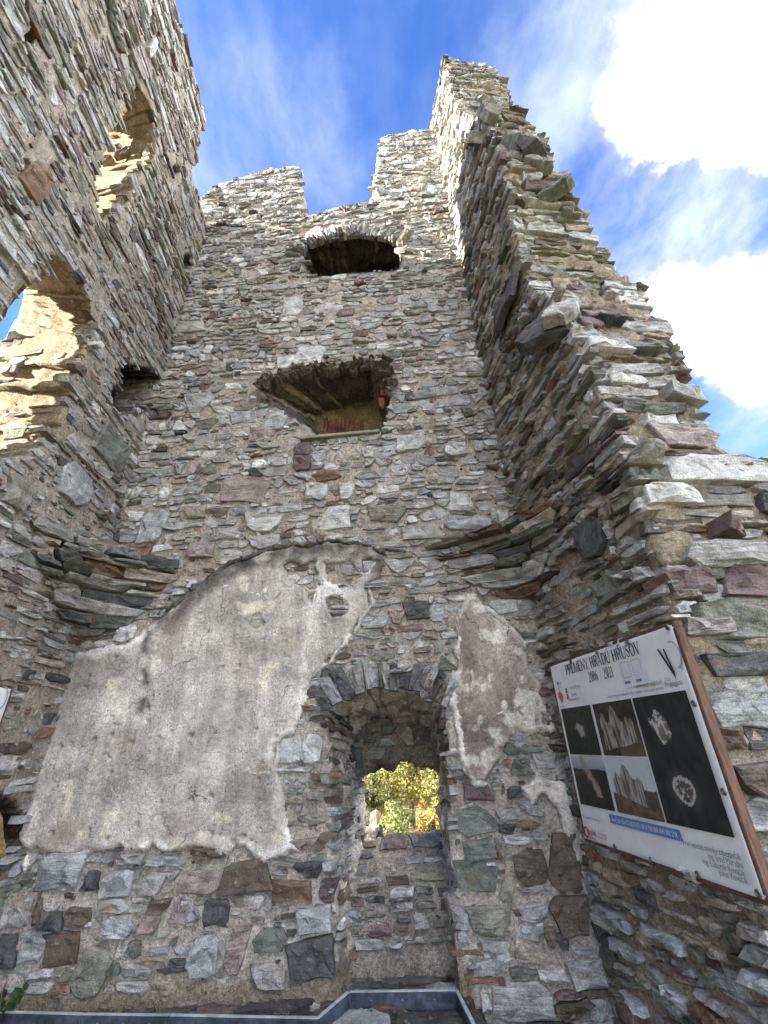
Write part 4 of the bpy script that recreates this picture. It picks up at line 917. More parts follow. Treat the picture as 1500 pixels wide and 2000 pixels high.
# ================================================================== banner board
def board(name, label, surf, off, u0, u1, z0, z1, thing_loc):
    t_ = empty(name, thing_loc, label, 'sign', 'information boards on the side walls')
    Bp = Plane(surf(0, 0, off), surf.U, surf.V, surf.N)
    def slab(nm, a, b_, c_, d, h0, h1, mat, bev=.004):
        V = [Bp(x, y, h) for h in (h0, h1) for x, y in ((a, c_), (b_, c_), (b_, d), (a, d))]
        o = world_obj(nm, V, [(3, 2, 1, 0), (4, 5, 6, 7), (0, 1, 5, 4), (1, 2, 6, 5), (2, 3, 7, 6), (3, 0, 4, 7)], mat, t_)
        bm = bmesh.new(); bm.from_mesh(o.data); bmesh.ops.recalc_face_normals(bm, faces=bm.faces); bmesh.ops.bevel(bm, geom=bm.edges, offset=bev, segments=2, affect='EDGES'); bm.to_mesh(o.data); bm.free(); return o
    f = .028
    slab('backing_board', u0+f, u1-f, z0+f, z1-f, -.055, -.012, M_wood)
    for nm, q in (('frame_batten', (u0-.006, u1+.006, z0-.006, z0+f)), ('frame_batten', (u0-.006, u1+.006, z1-f, z1+.006)), ('frame_batten', (u0-.006, u0+f, z0+f+.001, z1-f-.001)), ('frame_batten', (u1-f, u1+.006, z0+f+.001, z1-f-.001))):
        slab(nm, *q, -.06, -.003, M_wood)
    # the stretched vinyl: a fine sheet with shallow sags between its eyelets
    nu, nv = 90, 72; U, V = np.meshgrid(np.linspace(u0, u1, nu), np.linspace(z0, z1, nv), indexing='ij')
    ed = np.minimum(np.minimum(U-u0, u1-U), np.minimum(V-z0, z1-V))
    H = fbm(uv3(U*1.0, V*1.0), 2.2, 3, 5)*.006+.003*np.exp(-((V-z0-.22-.25*(U-u0-.3))/.03)**2)*np.exp(-((U-u0-.45)/.2)**2)
    H = np.where(ed < .001, -.014, H*np.clip(ed/.08, 0, 1)-.004*np.exp(-ed/.012)*(1+np.sin(U*19)*np.sin(V*17)))
    P = Bp(U, V, H); id_ = np.arange(nu*nv).reshape(nu, nv); F = np.stack([id_[:-1, :-1], id_[1:, :-1], id_[1:, 1:], id_[:-1, 1:]], -1).reshape(-1, 4)
    world_obj('vinyl_sheet', P.reshape(-1, 3), F, M_banner, t_, smooth=True)
    return t_, Bp, lambda u, v: np.interp(0, [0], [0])
sgn_off = .085
SB = Plane(RIGHT(0, 0, sgn_off), RIGHT.U, RIGHT.V, RIGHT.N)
sp = lambda px, py: SB.at(px, py)
cs_ = [sp(1072, 1300), sp(1313, 1213), sp(1500, 1768), sp(1143, 1642)]
bu0, bu1 = (cs_[0][0]+cs_[3][0])/2, (cs_[1][0]+cs_[2][0])/2; bz0, bz1 = (cs_[2][1]+cs_[3][1])/2, (cs_[0][1]+cs_[1][1])/2
sign, SBp, _ = board('information_board', 'white banner board with dark castle photos and the title PREMENY HRADU HRUŠOV', RIGHT, sgn_off, bu0, bu1, bz0, bz1, RIGHT((bu0+bu1)/2, bz0, sgn_off))
def eyelet(parent, Bp, u, v):
    K = 14; V = []; F = []
    for r, h in ((.008, .002), (.010, .006), (.015, .006), (.0175, .001)):
        for k in range(K): a = 2*math.pi*k/K; V.append((u+r*math.cos(a), v+r*math.sin(a), h+.004))
    for L in range(3):
        for k in range(K): F.append((L*K+k, (L+1)*K+k, (L+1)*K+(k+1) % K, L*K+(k+1) % K))
    V.append((u, v, .001+.004)); c = len(V)-1
    for k in range(K): F.append((c, k, (k+1) % K))
    V = np.array(V); world_obj('eyelet', Bp(V[:, 0], V[:, 1], V[:, 2]), F, M_metal, parent)
for p in ((1075, 1308), (1116, 1292), (1167, 1274), (1227, 1254), (1305, 1225), (1096, 1406), (1119, 1515), (1143, 1636), (1202, 1654), (1273, 1680), (1365, 1708), (1483, 1745), (1415, 1546), (1357, 1374)):
    eyelet(sign, SBp, *sp(*p))
def quadprint(name, parent, Bp, u0, u1, z0, z1, paint, nu, nv, h=.006, mat=None, bow=0):
    U, V = np.meshgrid(np.linspace(u0, u1, nu+1), np.linspace(z0, z1, nv+1), indexing='ij'); s_, t_ = (U-u0)/(u1-u0), (V-z0)/(z1-z0)
    c = paint(s_, t_).reshape(-1, 3) if paint else None; id_ = np.arange((nu+1)*(nv+1)).reshape(nu+1, nv+1)
    F = np.stack([id_[:-1, :-1], id_[1:, :-1], id_[1:, 1:], id_[:-1, 1:]], -1).reshape(-1, 4)
    return world_obj(name, Bp(U, V, np.full(U.shape, h)).reshape(-1, 3), F, mat or M_print, parent, c)
def nz(s, t, k, sd): return fbm(uv3(s, t), k, 4, sd)
def forest(s, t, sd, lo=(.012, .017, .012), hi=(.04, .048, .032)): return lerpc(lo, hi, np.clip(nz(s, t, 14, sd)*.9+.35, 0, 1))
def blend(c, col, k): return lerpc(c, np.broadcast_to(col, c.shape), np.clip(k, 0, 1))
def ph1(s, t):
    c = forest(s, t, 1, (.014, .018, .015), (.035, .042, .032)); d = np.hypot((s-.52-.15*(.55-t))*3.2, (t-.52)*2.0)+nz(s, t, 9, 3)*.35; return blend(c, (.33, .31, .29), (.42-d)*4)
def towers(s, t, sd, base=.35):
    x = s; h = .62+.28*np.exp(-((x-.47)/.10)**2)+.14*np.exp(-((x-.2)/.06)**2)+.06*np.exp(-((x-.75)/.05)**2)+.10*nz(x*1.0, t*0, 14, sd)
    k = (t < h) & (x > .1) & (x < .9) & (t > base*(.4+.8*x)+.05*nz(s, t, 6, sd)); return k
def ph2(s, t):
    c = forest(s, t, 5, (.018, .016, .013), (.06, .05, .04)); c = blend(c, (.16, .11, .07), (.5-t+.3*(s-.5))*1.2*(s > .45))
    k = towers(s, t, 7, .2); sh = np.clip(.5+nz(s*4, t*.7, 7, 9)*1.4, 0, 1); return np.where(k[..., None], lerpc((.05, .045, .04), (.36, .33, .30), sh), c)
def ph3(s, t):
    c = forest(s, t, 11, (.012, .015, .017), (.03, .035, .033)); d = np.hypot((s-.40-.22*(.62-t))*2.7, (t-.76)*4.2)+nz(s, t, 8, 3)*.3
    c = blend(c, (.25, .21, .18), (.55-d)*3); lines = np.abs(nz(s*2, t*3, 5, 23)) < .09; c = np.where((lines & (d < .5))[..., None], (.5, .48, .44), c)
    d2 = np.hypot((s-.47)*2.6, (t-.27)*4.6); n2 = nz(s, t, 6, 33); c = blend(c, (.085, .075, .062), (.75-d2+n2*.3)*1.5)
    ring = (np.abs(d2-.42+n2*.12) < .05) | ((np.abs(nz(s*2.4, t*4, 5, 29)) < .07) & (d2 < .42)); return np.where(ring[..., None], (.42, .41, .39), c)
def ph4(s, t):
    c = forest(s, t, 13, (.014, .014, .013), (.04, .034, .027)); sky_ = lerpc((.22, .25, .28), (.42, .46, .5), np.clip((t-.7)*3.5, 0, 1)); c = np.where((t > .74+.04*nz(s, t, 5, 3))[..., None], sky_, c)
    d = np.abs(s-(.4+.5*(.8-t)))*4+nz(s, t, 8, 15)*.5; c = blend(c, (.30, .25, .21), (.45-d)*3*(t > .2)); return blend(c, (.14, .10, .06), (.3-np.abs(t-.62-.1*s)*6)*(s < .5)*2)
def ph5(s, t):
    c = np.broadcast_to((.50, .52, .54), s.shape+(3,)); hill = t < .42-.33*np.clip((s-.55)*1.5, 0, 1)+.04*nz(s, t, 6, 4)
    c = np.where((t < .46+.03*nz(s, t, 9, 4))[..., None] & (s > .6)[..., None], lerpc((.05, .04, .035), (.12, .10, .085), np.clip(.5+nz(s, t, 12, 8), 0, 1)), c)
    k = towers(s*1.15, t, 17, .05) & (s < .75); sh = np.clip(.5+nz(s*5, t*.6, 7, 9)*1.3, 0, 1); c = np.where(k[..., None], lerpc((.07, .066, .06), (.36, .34, .32), sh), c)
    low = t < .34-.26*(s-.1); return np.where(low[..., None], lerpc((.07, .045, .03), (.17, .115, .08), np.clip(.5+nz(s, t, 9, 2), 0, 1)), c)
def prect(p0, p1): a, b_ = sp(*p0), sp(*p1); return min(a[0], b_[0]), max(a[0], b_[0]), min(a[1], b_[1]), max(a[1], b_[1])
r1 = prect((1097, 1387), (1176, 1476)); r2u0, _ = sp(1157, 1379); r2u1, _ = sp(1263, 1478); r3u0, _ = sp(1237, 1364); r3u1, zb3 = sp(1437, 1636)
ztop = (sp(1097, 1387)[1]+sp(1340, 1345)[1])/2; zmid = sp(1263, 1478)[1]; zmid = (zmid+sp(1176, 1477)[1])/2; zbot = (sp(1204, 1585)[1]+sp(1298, 1606)[1]+zb3)/3
ua = sp(1097, 1387)[0]; ub = (sp(1155, 1378)[0]+sp(1176, 1477)[0])/2; uc = (sp(1158, 1378)[0]+sp(1180, 1478)[0])/2+.004; ud = (sp(1235, 1362)[0]+sp(1263, 1478)[0])/2; ue = ud+.014; uf = (sp(1340, 1345)[0]+r3u1)/2
for (a, b_, c_, d, fn) in ((ua, ub, zmid+.004, ztop, ph1), (uc+.006, ud, zmid+.004, ztop, ph2), (ue, uf, zbot, ztop, ph3), (ua, ub, zbot, zmid-.006, ph4), (uc+.006, ud, zbot, zmid-.006, ph5)):
    quadprint('printed_photo', sign, SBp, a, b_, c_, d, fn, 90, 80)
a = prect((1193, 1598), (1330, 1628)); bl = sp(1193, 1600); br = sp(1332, 1630); zc = (bl[1]+br[1])/2
quadprint('blue_bar', sign, SBp, bl[0], br[0], zc-.026, zc+.026, None, 4, 2, .0065, M_blue_ink)
def poly_print(parent, Bp, polys, mat, h, name='lettering'):
    V, F = [], []
    for P in polys:
        o = len(V); P3 = [Vector((x, y, 0)) for x, y in P]; V += [(x, y) for x, y in P]
        for tri in tessellate_polygon([P3]): F.append(tuple(o+i for i in tri))
    V = np.array(V, float); o = world_obj(name, Bp(V[:, 0], V[:, 1], np.full(len(V), h)), F, mat, parent)
    bm = bmesh.new(); bm.from_mesh(o.data); bm.normal_update()
    fl_ = [f for f in bm.faces if np.dot(np.array(f.normal), Bp.N) < 0]
    if fl_: bmesh.ops.reverse_faces(bm, faces=fl_)
    bm.to_mesh(o.data); bm.free(); return o
def text(parent, Bp, s_, u, v, hgt, mat, width=None, align='LEFT', h=.0075, sx=1.0, name='lettering', squash=None):
    cu = bpy.data.curves.new('t', 'FONT'); cu.body = s_; cu.size = 1.0; cu.align_x = 'LEFT'; cu.resolution_u = 2
    ob = bpy.data.objects.new('t', cu); COL.objects.link(ob); dg = bpy.context.evaluated_depsgraph_get(); me = bpy.data.meshes.new_from_object(ob.evaluated_get(dg)); bpy.data.objects.remove(ob)
    n = len(me.vertices)
    if n == 0: return None
    co = np.zeros(n*3, np.float32); me.vertices.foreach_get('co', co); co = co.reshape(-1, 3); fs = [tuple(p.vertices) for p in me.polygons]; bpy.data.meshes.remove(me)
    x = co[:, 0]-co[:, 0].min(); y = co[:, 1]; k = hgt/.72
    kx = width/(x.max()+1e-9) if width else k*sx
    X_ = x*kx; X_ = X_-(X_.max() if align == 'RIGHT' else X_.max()/2 if align == 'CENTER' else 0)
    return world_obj(name, Bp(u+X_, v+y*k, np.full(n, h)), fs, mat, parent)
# the title is set in a condensed roman with serifs: drawn stroke by stroke
GL = {'P': (.62, [('s', .14, 0, .14, 1, .13), ('b', .14, .5, .14, 1, .5)]), 'R': (.68, [('s', .14, 0, .14, 1, .13), ('b', .14, .5, .14, 1, .48), ('d', .36, .5, .64, 0, .13)]),
      'E': (.6, [('s', .14, 0, .14, 1, .13), ('t', .14, .97, .54, .97, .05), ('t', .14, .52, .44, .52, .05), ('t', .14, .03, .57, .03, .05), ('v', .54, .84, .54, .97, .04), ('v', .57, .03, .57, .2, .04)]),
      'M': (.92, [('s', .12, 0, .12, 1, .06), ('s', .80, 0, .80, 1, .13), ('d', .12, 1, .46, .06, .13), ('d', .46, .06, .78, 1, .05)]), 'N': (.76, [('s', .12, 0, .12, 1, .06), ('s', .66, 0, .66, 1, .06), ('d', .10, 1, .66, 0, .14)]),
      'Y': (.68, [('s', .34, 0, .34, .46, .13), ('d', .06, 1, .34, .44, .14), ('d', .62, 1, .36, .44, .05)]), 'H': (.78, [('s', .14, 0, .14, 1, .13), ('s', .64, 0, .64, 1, .13), ('t', .14, .51, .64, .51, .05)]),
      'A': (.72, [('d', .35, 1, .62, 0, .14), ('d', .35, 1, .08, 0, .05), ('t', .18, .34, .52, .34, .05)]), 'D': (.74, [('s', .14, 0, .14, 1, .13), ('b', .14, 0, .14, 1, .54)]),
      'U': (.74, [('s', .14, .3, .14, 1, .13), ('s', .62, .3, .62, 1, .06), ('u', .14, .62, .3)]), 'O': (.76, [('o', .38, .5, .33, .51)]), 'V': (.70, [('d', .06, 1, .36, 0, .14), ('d', .64, 1, .36, 0, .05)]),
      'Š': (.56, [('S',), ('c',)]), '0': (.5, [('o', .25, .5, .2, .5)]), '2': (.5, [('2',)]), '6': (.5, [('o', .25, .3, .2, .3), ('6',)]), '1': (.36, [('s', .18, 0, .18, 1, .1), ('d', .05, .85, .18, 1, .06)]), '/': (.5, [('d', .4, 1.05, .08, -.1, .06)]), ' ': (.3, [])}
def stroke(pts, ws):
    pts = np.array(pts, float); ws = np.broadcast_to(np.array(ws, float), (len(pts),)); ws = np.maximum(ws*1.25, .075) if ws.max() > .035 else ws; tn = np.gradient(pts, axis=0); tn /= np.linalg.norm(tn, axis=1, keepdims=True)+1e-9; nn = np.stack([-tn[:, 1], tn[:, 0]], 1)*ws[:, None]/2
    A, B = pts+nn, pts-nn; return [[tuple(A[i]), tuple(A[i+1]), tuple(B[i+1]), tuple(B[i])] for i in range(len(pts)-1)]
def glyph(ch):
    w, prim = GL[ch]; out = []
    def serif(x, y): out.append([(x-.10, y-.022), (x+.10, y-.022), (x+.10, y+.022), (x-.10, y+.022)])
    for p in prim:
        if p[0] in 'stvd':
            _, x0, y0, x1, y1, wd = p
            if p[0] == 'd': out.append([(x0-wd/2, y0), (x0+wd/2, y0), (x1+wd/2, y1), (x1-wd/2, y1)])
            else: out += stroke([(x0, y0), (x1, y1)], wd)
            if p[0] == 's': [serif(x0, y+(.022 if y == 0 else -.022)) for y in (y0, y1) if y in (0, 1)]
            if p[0] == 'd': [serif(x, y+(.022 if y == 0 else -.022)) for x, y in ((x0, y0), (x1, y1)) if y in (0, 1) and ch in 'AVY/RM' and not (ch in 'VM' and y == 0)]
        elif p[0] == 'b':
            _, x0, y0, x1, y1, r = p; a = np.linspace(-math.pi/2, math.pi/2, 15); cy = (y0+y1)/2; ry = (y1-y0)/2-.025
            pts = [(x0+r*.45, cy-ry)]+[(x0+r*.45+r*.55*math.cos(t_), cy+ry*math.sin(t_)) for t_ in a]+[(x0+r*.45, cy+ry)]; out += stroke([(x0, cy-ry), (x0+r*.5, cy-ry)], .05)+stroke([(x0, cy+ry), (x0+r*.5, cy+ry)], .05)
            out += stroke(pts[1:-1], .05+.09*np.cos(a))
        elif p[0] == 'u':
            _, x0, x1, y = p; a = np.linspace(math.pi, 2*math.pi, 15); out += stroke([((x0+x1)/2+(x1-x0)/2*math.cos(t_), y+(y+.01)*math.sin(t_)) for t_ in a], np.linspace(.12, .06, 15))
        elif p[0] == 'o':
            _, cx, cy, rx, ry = p; a = np.linspace(0, 2*math.pi, 25); k = .55 if rx < .3 else 1; out += stroke([(cx+(rx-.03)*math.cos(t_), cy+(ry-.02)*math.sin(t_)) for t_ in a], (.045+.095*np.abs(np.cos(a)))*(.8 if rx < .3 else 1))
        elif p[0] == 'S': out += stroke([(.46, .80), (.40, .93), (.28, .98), (.14, .92), (.09, .77), (.16, .62), (.30, .52), (.43, .40), (.46, .23), (.38, .07), (.24, .02), (.12, .07), (.07, .22)], [.05, .06, .05, .07, .11, .13, .15, .13, .11, .07, .05, .06, .05])
        elif p[0] == 'c': out += [[(.14, 1.28), (.20, 1.28), (.30, 1.16), (.27, 1.10)], [(.42, 1.28), (.36, 1.28), (.26, 1.16), (.29, 1.10)]]
        elif p[0] == '2': out += stroke([(.06, .76), (.12, .93), (.24, .98), (.37, .92), (.40, .74), (.34, .55), (.2, .3), (.06, .05)], [.06, .06, .05, .08, .1, .09, .06, .05])+stroke([(.05, .04), (.43, .04)], .09)
        elif p[0] == '6': out += stroke([(.40, .97), (.24, .86), (.12, .62), (.08, .35)], [.04, .06, .08, .09])
    return w, out
def title(s_, u0, u1, v, hgt):
    tot = sum(GL[c][0]+.06 for c in s_); k = (u1-u0)/tot; x = 0; polys = []
    for ch in s_:
        w, o_ = glyph(ch); polys += [[(u0+(x+px)*k, v+py*hgt) for px, py in P] for P in o_]; x += w+.06
    # overlapping strokes are set a hair apart so that no two faces share a plane
    V, F = [], []
    for i, P in enumerate(polys):
        o = len(V); V += [(px, py, .0072+.00012*(i % 7)) for px, py in P]; F.append(tuple(range(o, o+len(P))))
    V = np.array(V); return world_obj('lettering', SBp(V[:, 0], V[:, 1], V[:, 2]), F, M_ink, sign)
a, b_ = sp(1108, 1318), sp(1254, 1274); zt = (a[1]+b_[1])/2
hh = sp(1240, 1262)[1]-sp(1245, 1290)[1]
title('PREMENY HRADU HRUŠOV', a[0], b_[0], zt-.004, .074)
a, b_ = sp(1153, 1330), sp(1201, 1316); title('2006 / 2021', a[0], b_[0], (a[1]+b_[1])/2-.012, .068)
# paper sticker (its codes are left out), address lines, logos
a, b_ = sp(1213, 1298), sp(1263, 1328); q0, q1 = sp(1212, 1295), sp(1264, 1322)
su0, su1 = sp(1212, 1310)[0], sp(1262, 1310)[0]; sz0, sz1 = sp(1238, 1341)[1], sp(1238, 1283)[1]
quadprint('paper_sticker', sign, SBp, su0, su1, sz0, sz1, None, 3, 3, .0065, simple('sticker_paper', (.66, .67, .74), .5, .04))
for k in (0, 1):
    x0 = su0+(su1-su0)*(.10+.46*k); x1 = x0+(su1-su0)*.34; y0 = sz0+(sz1-sz0)*.34; y1 = sz1-(sz1-sz0)*.08
    fr_ = [[(x0, y0), (x1, y0), (x1, y0+.004), (x0, y0+.004)], [(x0, y1-.004), (x1, y1-.004), (x1, y1), (x0, y1)], [(x0, y0+.005), (x0+.004, y0+.005), (x0+.004, y1-.005), (x0, y1-.005)], [(x1-.004, y0+.005), (x1, y0+.005), (x1, y1-.005), (x1-.004, y1-.005)]]
    poly_print(sign, SBp, fr_, M_lilac_ink, .0078); poly_print(sign, SBp, [[(x0, y0-.035), (x1-.03, y0-.035), (x1-.03, y0-.02), (x0, y0-.02)]], M_blue_ink, .0078)
def tx(s_, pl, prr, hgt, mat, dz=0.0, h=.0075):
    a, b_ = sp(*pl), sp(*prr); return text(sign, SBp, s_, a[0], (a[1]+b_[1])/2+dz, hgt, mat, width=b_[0]-a[0], h=h)
tx('www.vasapropagacia.sk', (1245, 1344), (1296, 1335), .026, M_grey_ink)
tx('Aktuálne fotografie zabezpečila Vaša Propagácia - marketingová agentúra', (1190, 1365), (1298, 1344), .018, M_grey_ink)
tx('Vaša', (1302, 1331), (1314, 1330), .026, M_lilac_ink); tx('Propagácia', (1303, 1342), (1336, 1336), .028, M_grey_ink)
def vp_logo(parent, Bp, u, v, k):
    poly_print(parent, Bp, [[(u, v+.10*k), (u+.012*k, v+.105*k), (u+.07*k, v-.02*k), (u+.066*k, v-.045*k)]], M_ink, .0076, 'logo'); poly_print(parent, Bp, [[(u+.04*k, v+.095*k), (u+.05*k, v+.10*k), (u+.072*k, v-.015*k), (u+.066*k, v-.045*k)]], M_ink, .0079, 'logo')
    a = np.linspace(1.9, -1.45, 22); P = stroke([(u+.10*k+.05*k*math.cos(t_)*.9, v+.06*k+.062*k*math.sin(t_)) for t_ in a], np.linspace(.004, .014, 22)*k); poly_print(parent, Bp, P, M_lilac_ink, .0076, 'logo')
a = sp(1292, 1290); b_ = sp(1312, 1332); vp_logo(sign, SBp, a[0], b_[1]+.05*1.25, 1.15)
# heart emblem with a staff, upper left
a = sp(1097, 1362); hu, hv = a[0], a[1]
an = np.linspace(0, 2*math.pi, 20, endpoint=False); k = .0022
poly_print(sign, SBp, [[(hu+16*math.sin(t_)**3*k, hv+(13*math.cos(t_)-5*math.cos(2*t_)-2*math.cos(3*t_)-math.cos(4*t_))*k*1.5) for t_ in an]], M_red_ink, .0074, 'emblem')
poly_print(sign, SBp, [[(hu-.02, hv-.012), (hu+.004, hv-.035), (hu+.022, hv+.012), (hu+.008, hv+.018), (hu-.004, hv-.006)]], M_orange_ink, .0079, 'emblem')
poly_print(sign, SBp, [[(hu-.005, hv+.03), (hu+.004, hv+.03), (hu+.003, hv+.10), (hu-.003, hv+.10)], [(hu-.012, hv+.10), (hu+.012, hv+.10), (hu, hv+.125)]], M_ink, .0082, 'emblem')
tx('LEUSTACH', (1089, 1337), (1097, 1334), .012, M_red_ink); tx('HRUŠOV', (1096, 1382), (1104, 1380), .012, M_red_ink)
for (x, y) in ((1108, 1349), (1110, 1360)): a = sp(x, y); quadprint('icon', sign, SBp, a[0]-.016, a[0]+.012, a[1]-.018, a[1]+.018, None, 1, 1, .0076, M_ink)
a = sp(1108, 1349); text(sign, SBp, 'f', a[0]-.007, a[1]-.014, .026, M_white_ink, h=.009)
a = sp(1110, 1360); poly_print(sign, SBp, stroke([(a[0]-.002+.008*math.cos(t_), a[1]+.009*math.sin(t_)) for t_ in np.linspace(0, 6.283, 12)], .003), M_white_ink, .009, 'icon')
tx('OZ LEUSTACH', (1115, 1347), (1135, 1342), .02, M_grey_ink); tx('@leustach', (1118, 1360), (1128, 1357), .02, M_grey_ink); tx('www.leustach.com', (1112, 1370), (1134, 1365), .018, M_grey_ink)
text(sign, SBp, 'Nové číslo účtu OZ LEUSTACH: SK 26 7500 0000 0040 3005 2738', bl[0]+.03, zc-.013, .026, M_white_ink, width=br[0]-bl[0]-.06, h=.0085)
tx('Tlač zabezpečil Bolid Design', (1139, 1596), (1174, 1606), .018, M_grey_ink)
tx('bolid', (1152, 1627), (1166, 1630), .045, M_ink, -.01); tx('DESIGN', (1153, 1637), (1166, 1640), .014, M_ink)
a = sp(1147, 1623); poly_print(sign, SBp, stroke([(a[0]+.022*math.cos(t_), a[1]-.005+.03*math.sin(t_)) for t_ in np.linspace(0, 6.283, 18)], .014), M_red_ink, .0076, 'logo')
for k_, s_ in enumerate(('Výroba reklamy', 'Veľkoplošná tlač')): tx(s_, (1169, 1629+k_*7), (1187, 1632+k_*7), .016, M_red_ink, -.004)
a = sp(1463, 1718)
for k_, (s_, x, y) in enumerate((('Prvé letecké snímky zabezpečili', 1448, 1674), ('Ing. Jozef Maruška', 1454, 1690), ('Ing. Ľubomír Kováčik', 1458, 1706), ('Július Kováčik', 1463, 1721))):
    b_ = sp(x, y); text(sign, SBp, s_, b_[0], b_[1]-.012, .027, M_grey_ink, align='RIGHT', sx=.78)

# second board on the left wall, only its corner in view
loff = .05
LB = Plane(LEFT(0, 0, loff), LEFT.U, LEFT.V, LEFT.N); q = LB.at(28, 1342)
LBs = Plane(LB(q[0], 0, 0), -LEFT.U, LEFT.V, LEFT.N)     # u to the right, 0 at the right edge
class _S:                                               # the board face turned so that its print reads from the room
    U, V, N = -LEFT.U, LEFT.V, LEFT.N
    def __call__(s, u, v, h=0.0): return LEFT(q[0]-np.asarray(u, float), v, h)
sign2, S2, _ = board('information_board', 'white banner board on the left wall, only its corner with the logo showing', _S(), loff, -1.6, 0.0, q[1]-1.27, q[1], LEFT(q[0]+.8, q[1]-1.27, loff))
lg = LB.at(2, 1372); vp_logo(sign2, S2, q[0]-lg[0]-.155, lg[1]-.05, 1.3)
ee = LB.at(22, 1349); eyelet(sign2, S2, q[0]-ee[0], ee[1])
for k in range(1, 5): eyelet(sign2, S2, -.035-.38*k, q[1]-.035); eyelet(sign2, S2, -.035, q[1]-.035-.24*k)

# ================================================================== plants, trees, people outside
def leaf_mesh(name, P, D, size, cols, rg):
    """many small folded leaves: centre P, direction D"""
    n = len(P); s_ = size*rg.uniform(.6, 1.4, n)[:, None]; D = D/np.linalg.norm(D, axis=1, keepdims=True); r = rg.normal(0, 1, (n, 3)); S_ = np.cross(D, r); S_ /= np.linalg.norm(S_, axis=1, keepdims=True)+1e-9
    up = np.cross(S_, D)
    V = np.stack([P-D*s_*.5, P+S_*s_*.32+up*s_*.08, P+D*s_*.6, P-S_*s_*.32+up*s_*.08], 1).reshape(-1, 3); F = np.arange(4*n).reshape(n, 4); return V, F, np.repeat(cols, 4, 0)
def limb(bm, pts, r0, r1, sides=6):
    pts = [Vector(p) for p in pts]; rings = []
    for i, p in enumerate(pts):
        d = (pts[min(i+1, len(pts)-1)]-pts[max(i-1, 0)]).normalized(); x = d.orthogonal().normalized(); y = d.cross(x); r = r0+(r1-r0)*i/(len(pts)-1)
        rings.append([bm.verts.new(p+(x*math.cos(2*math.pi*k/sides)+y*math.sin(2*math.pi*k/sides))*r) for k in range(sides)])
    for a, b2 in zip(rings, rings[1:]):
        for k in range(sides): bm.faces.new((a[k], a[(k+1) % sides], b2[(k+1) % sides], b2[k]))
    bm.faces.new(rings[0][::-1]); bm.faces.new(rings[-1])
def tree(name, label, x, y, hgt, rad, palette, n, seed, lean=0.0, leaf=.11, group='autumn trees beyond the window', cat='tree', low=.25, trunk_r=.13):
    rg = np.random.default_rng(seed); z = float(gz(x, y)); t_ = empty(name, (x, y, z), label, cat, group); bm = bmesh.new()
    top = np.array([lean, 0, hgt*.75]); limb(bm, [np.array([0, 0, -.3]), top*.33+rg.normal(0, .08, 3), top*.66+rg.normal(0, .12, 3), top], trunk_r, .03, 8); cl = []
    for k in range(int(16)):
        f = rg.uniform(low, .95); a = rg.uniform(0, 2*math.pi); b0 = top*f; r = rad*math.sqrt(max(.1, 1-((f-.5)/.62)**2))*rg.uniform(.65, 1.05); e = b0+np.array([math.cos(a)*r, math.sin(a)*r, rg.uniform(.05, .3)*hgt])
        m1 = (b0+e)/2+rg.normal(0, .12, 3); limb(bm, [b0, m1, e], .05, .012, 5)
        for w in np.linspace(.35, 1.1, 4): cl.append((b0+(e-b0)*w+rg.normal(0, .22*rad, 3), rad*rg.uniform(.2, .36)))
    me = bpy.data.meshes.new('trunk'); bm.to_mesh(me); bm.free(); put('trunk', me, M_bark, t_)
    c = np.array([q[0] for q in cl]); rr = np.array([q[1] for q in cl]); i = rg.integers(0, len(cl), n); d = rg.normal(0, 1, (n, 3)); d /= np.linalg.norm(d, axis=1, keepdims=True)
    P = c[i]+d*(rr[i]*rg.uniform(.2, 1, n)**.5)[:, None]; P[:, 2] = np.maximum(P[:, 2], .05)
    pc = np.array(palette); cc = pc[(i*7+(rg.random(n) < .25)*rg.integers(0, 9, n)) % len(pc)]*rg.uniform(.7, 1.25, (n, 1)); D = rg.normal(0, 1, (n, 3))+np.array([0, 0, -.5])
    V, F, C_ = leaf_mesh('crown', P, D, leaf, cc, rg); me = mk_mesh('crown', V, F, np.clip(C_, 0, .8)); put('crown', me, M_leaf, t_); return t_
YEL = [(.34, .28, .05), (.30, .27, .06), (.37, .27, .04), (.25, .25, .06)]; YGR = [(.20, .24, .07), (.26, .27, .09), (.15, .20, .06), (.30, .30, .12)]; GRN = [(.04, .07, .02), (.055, .085, .025), (.035, .055, .02)]; ORG = [(.33, .21, .05), (.30, .17, .04), (.34, .27, .08)]
tree('birch_tree', 'bright yellow autumn tree filling the middle of the niche window', .4, 21, 6.6, 2.2, YEL, 22000, 1, leaf=.085)
tree('birch_tree', 'yellow green tree at the upper left of the niche window', -1.6, 23.5, 7.2, 2.3, YGR, 20000, 2, leaf=.085)
tree('birch_tree', 'orange leaved tree with a dark leaning trunk at the right of the niche window', 1.55, 18.5, 5.6, 1.3, YEL[:2]+ORG[2:]+YGR[1:3], 5500, 3, leaf=.08, lean=.8, trunk_r=.13)
tree('fir_tree', 'dark green bushy tree behind the blonde woman', -2.0, 19.0, 3.2, .85, GRN, 9000, 4, leaf=.08, low=.1)
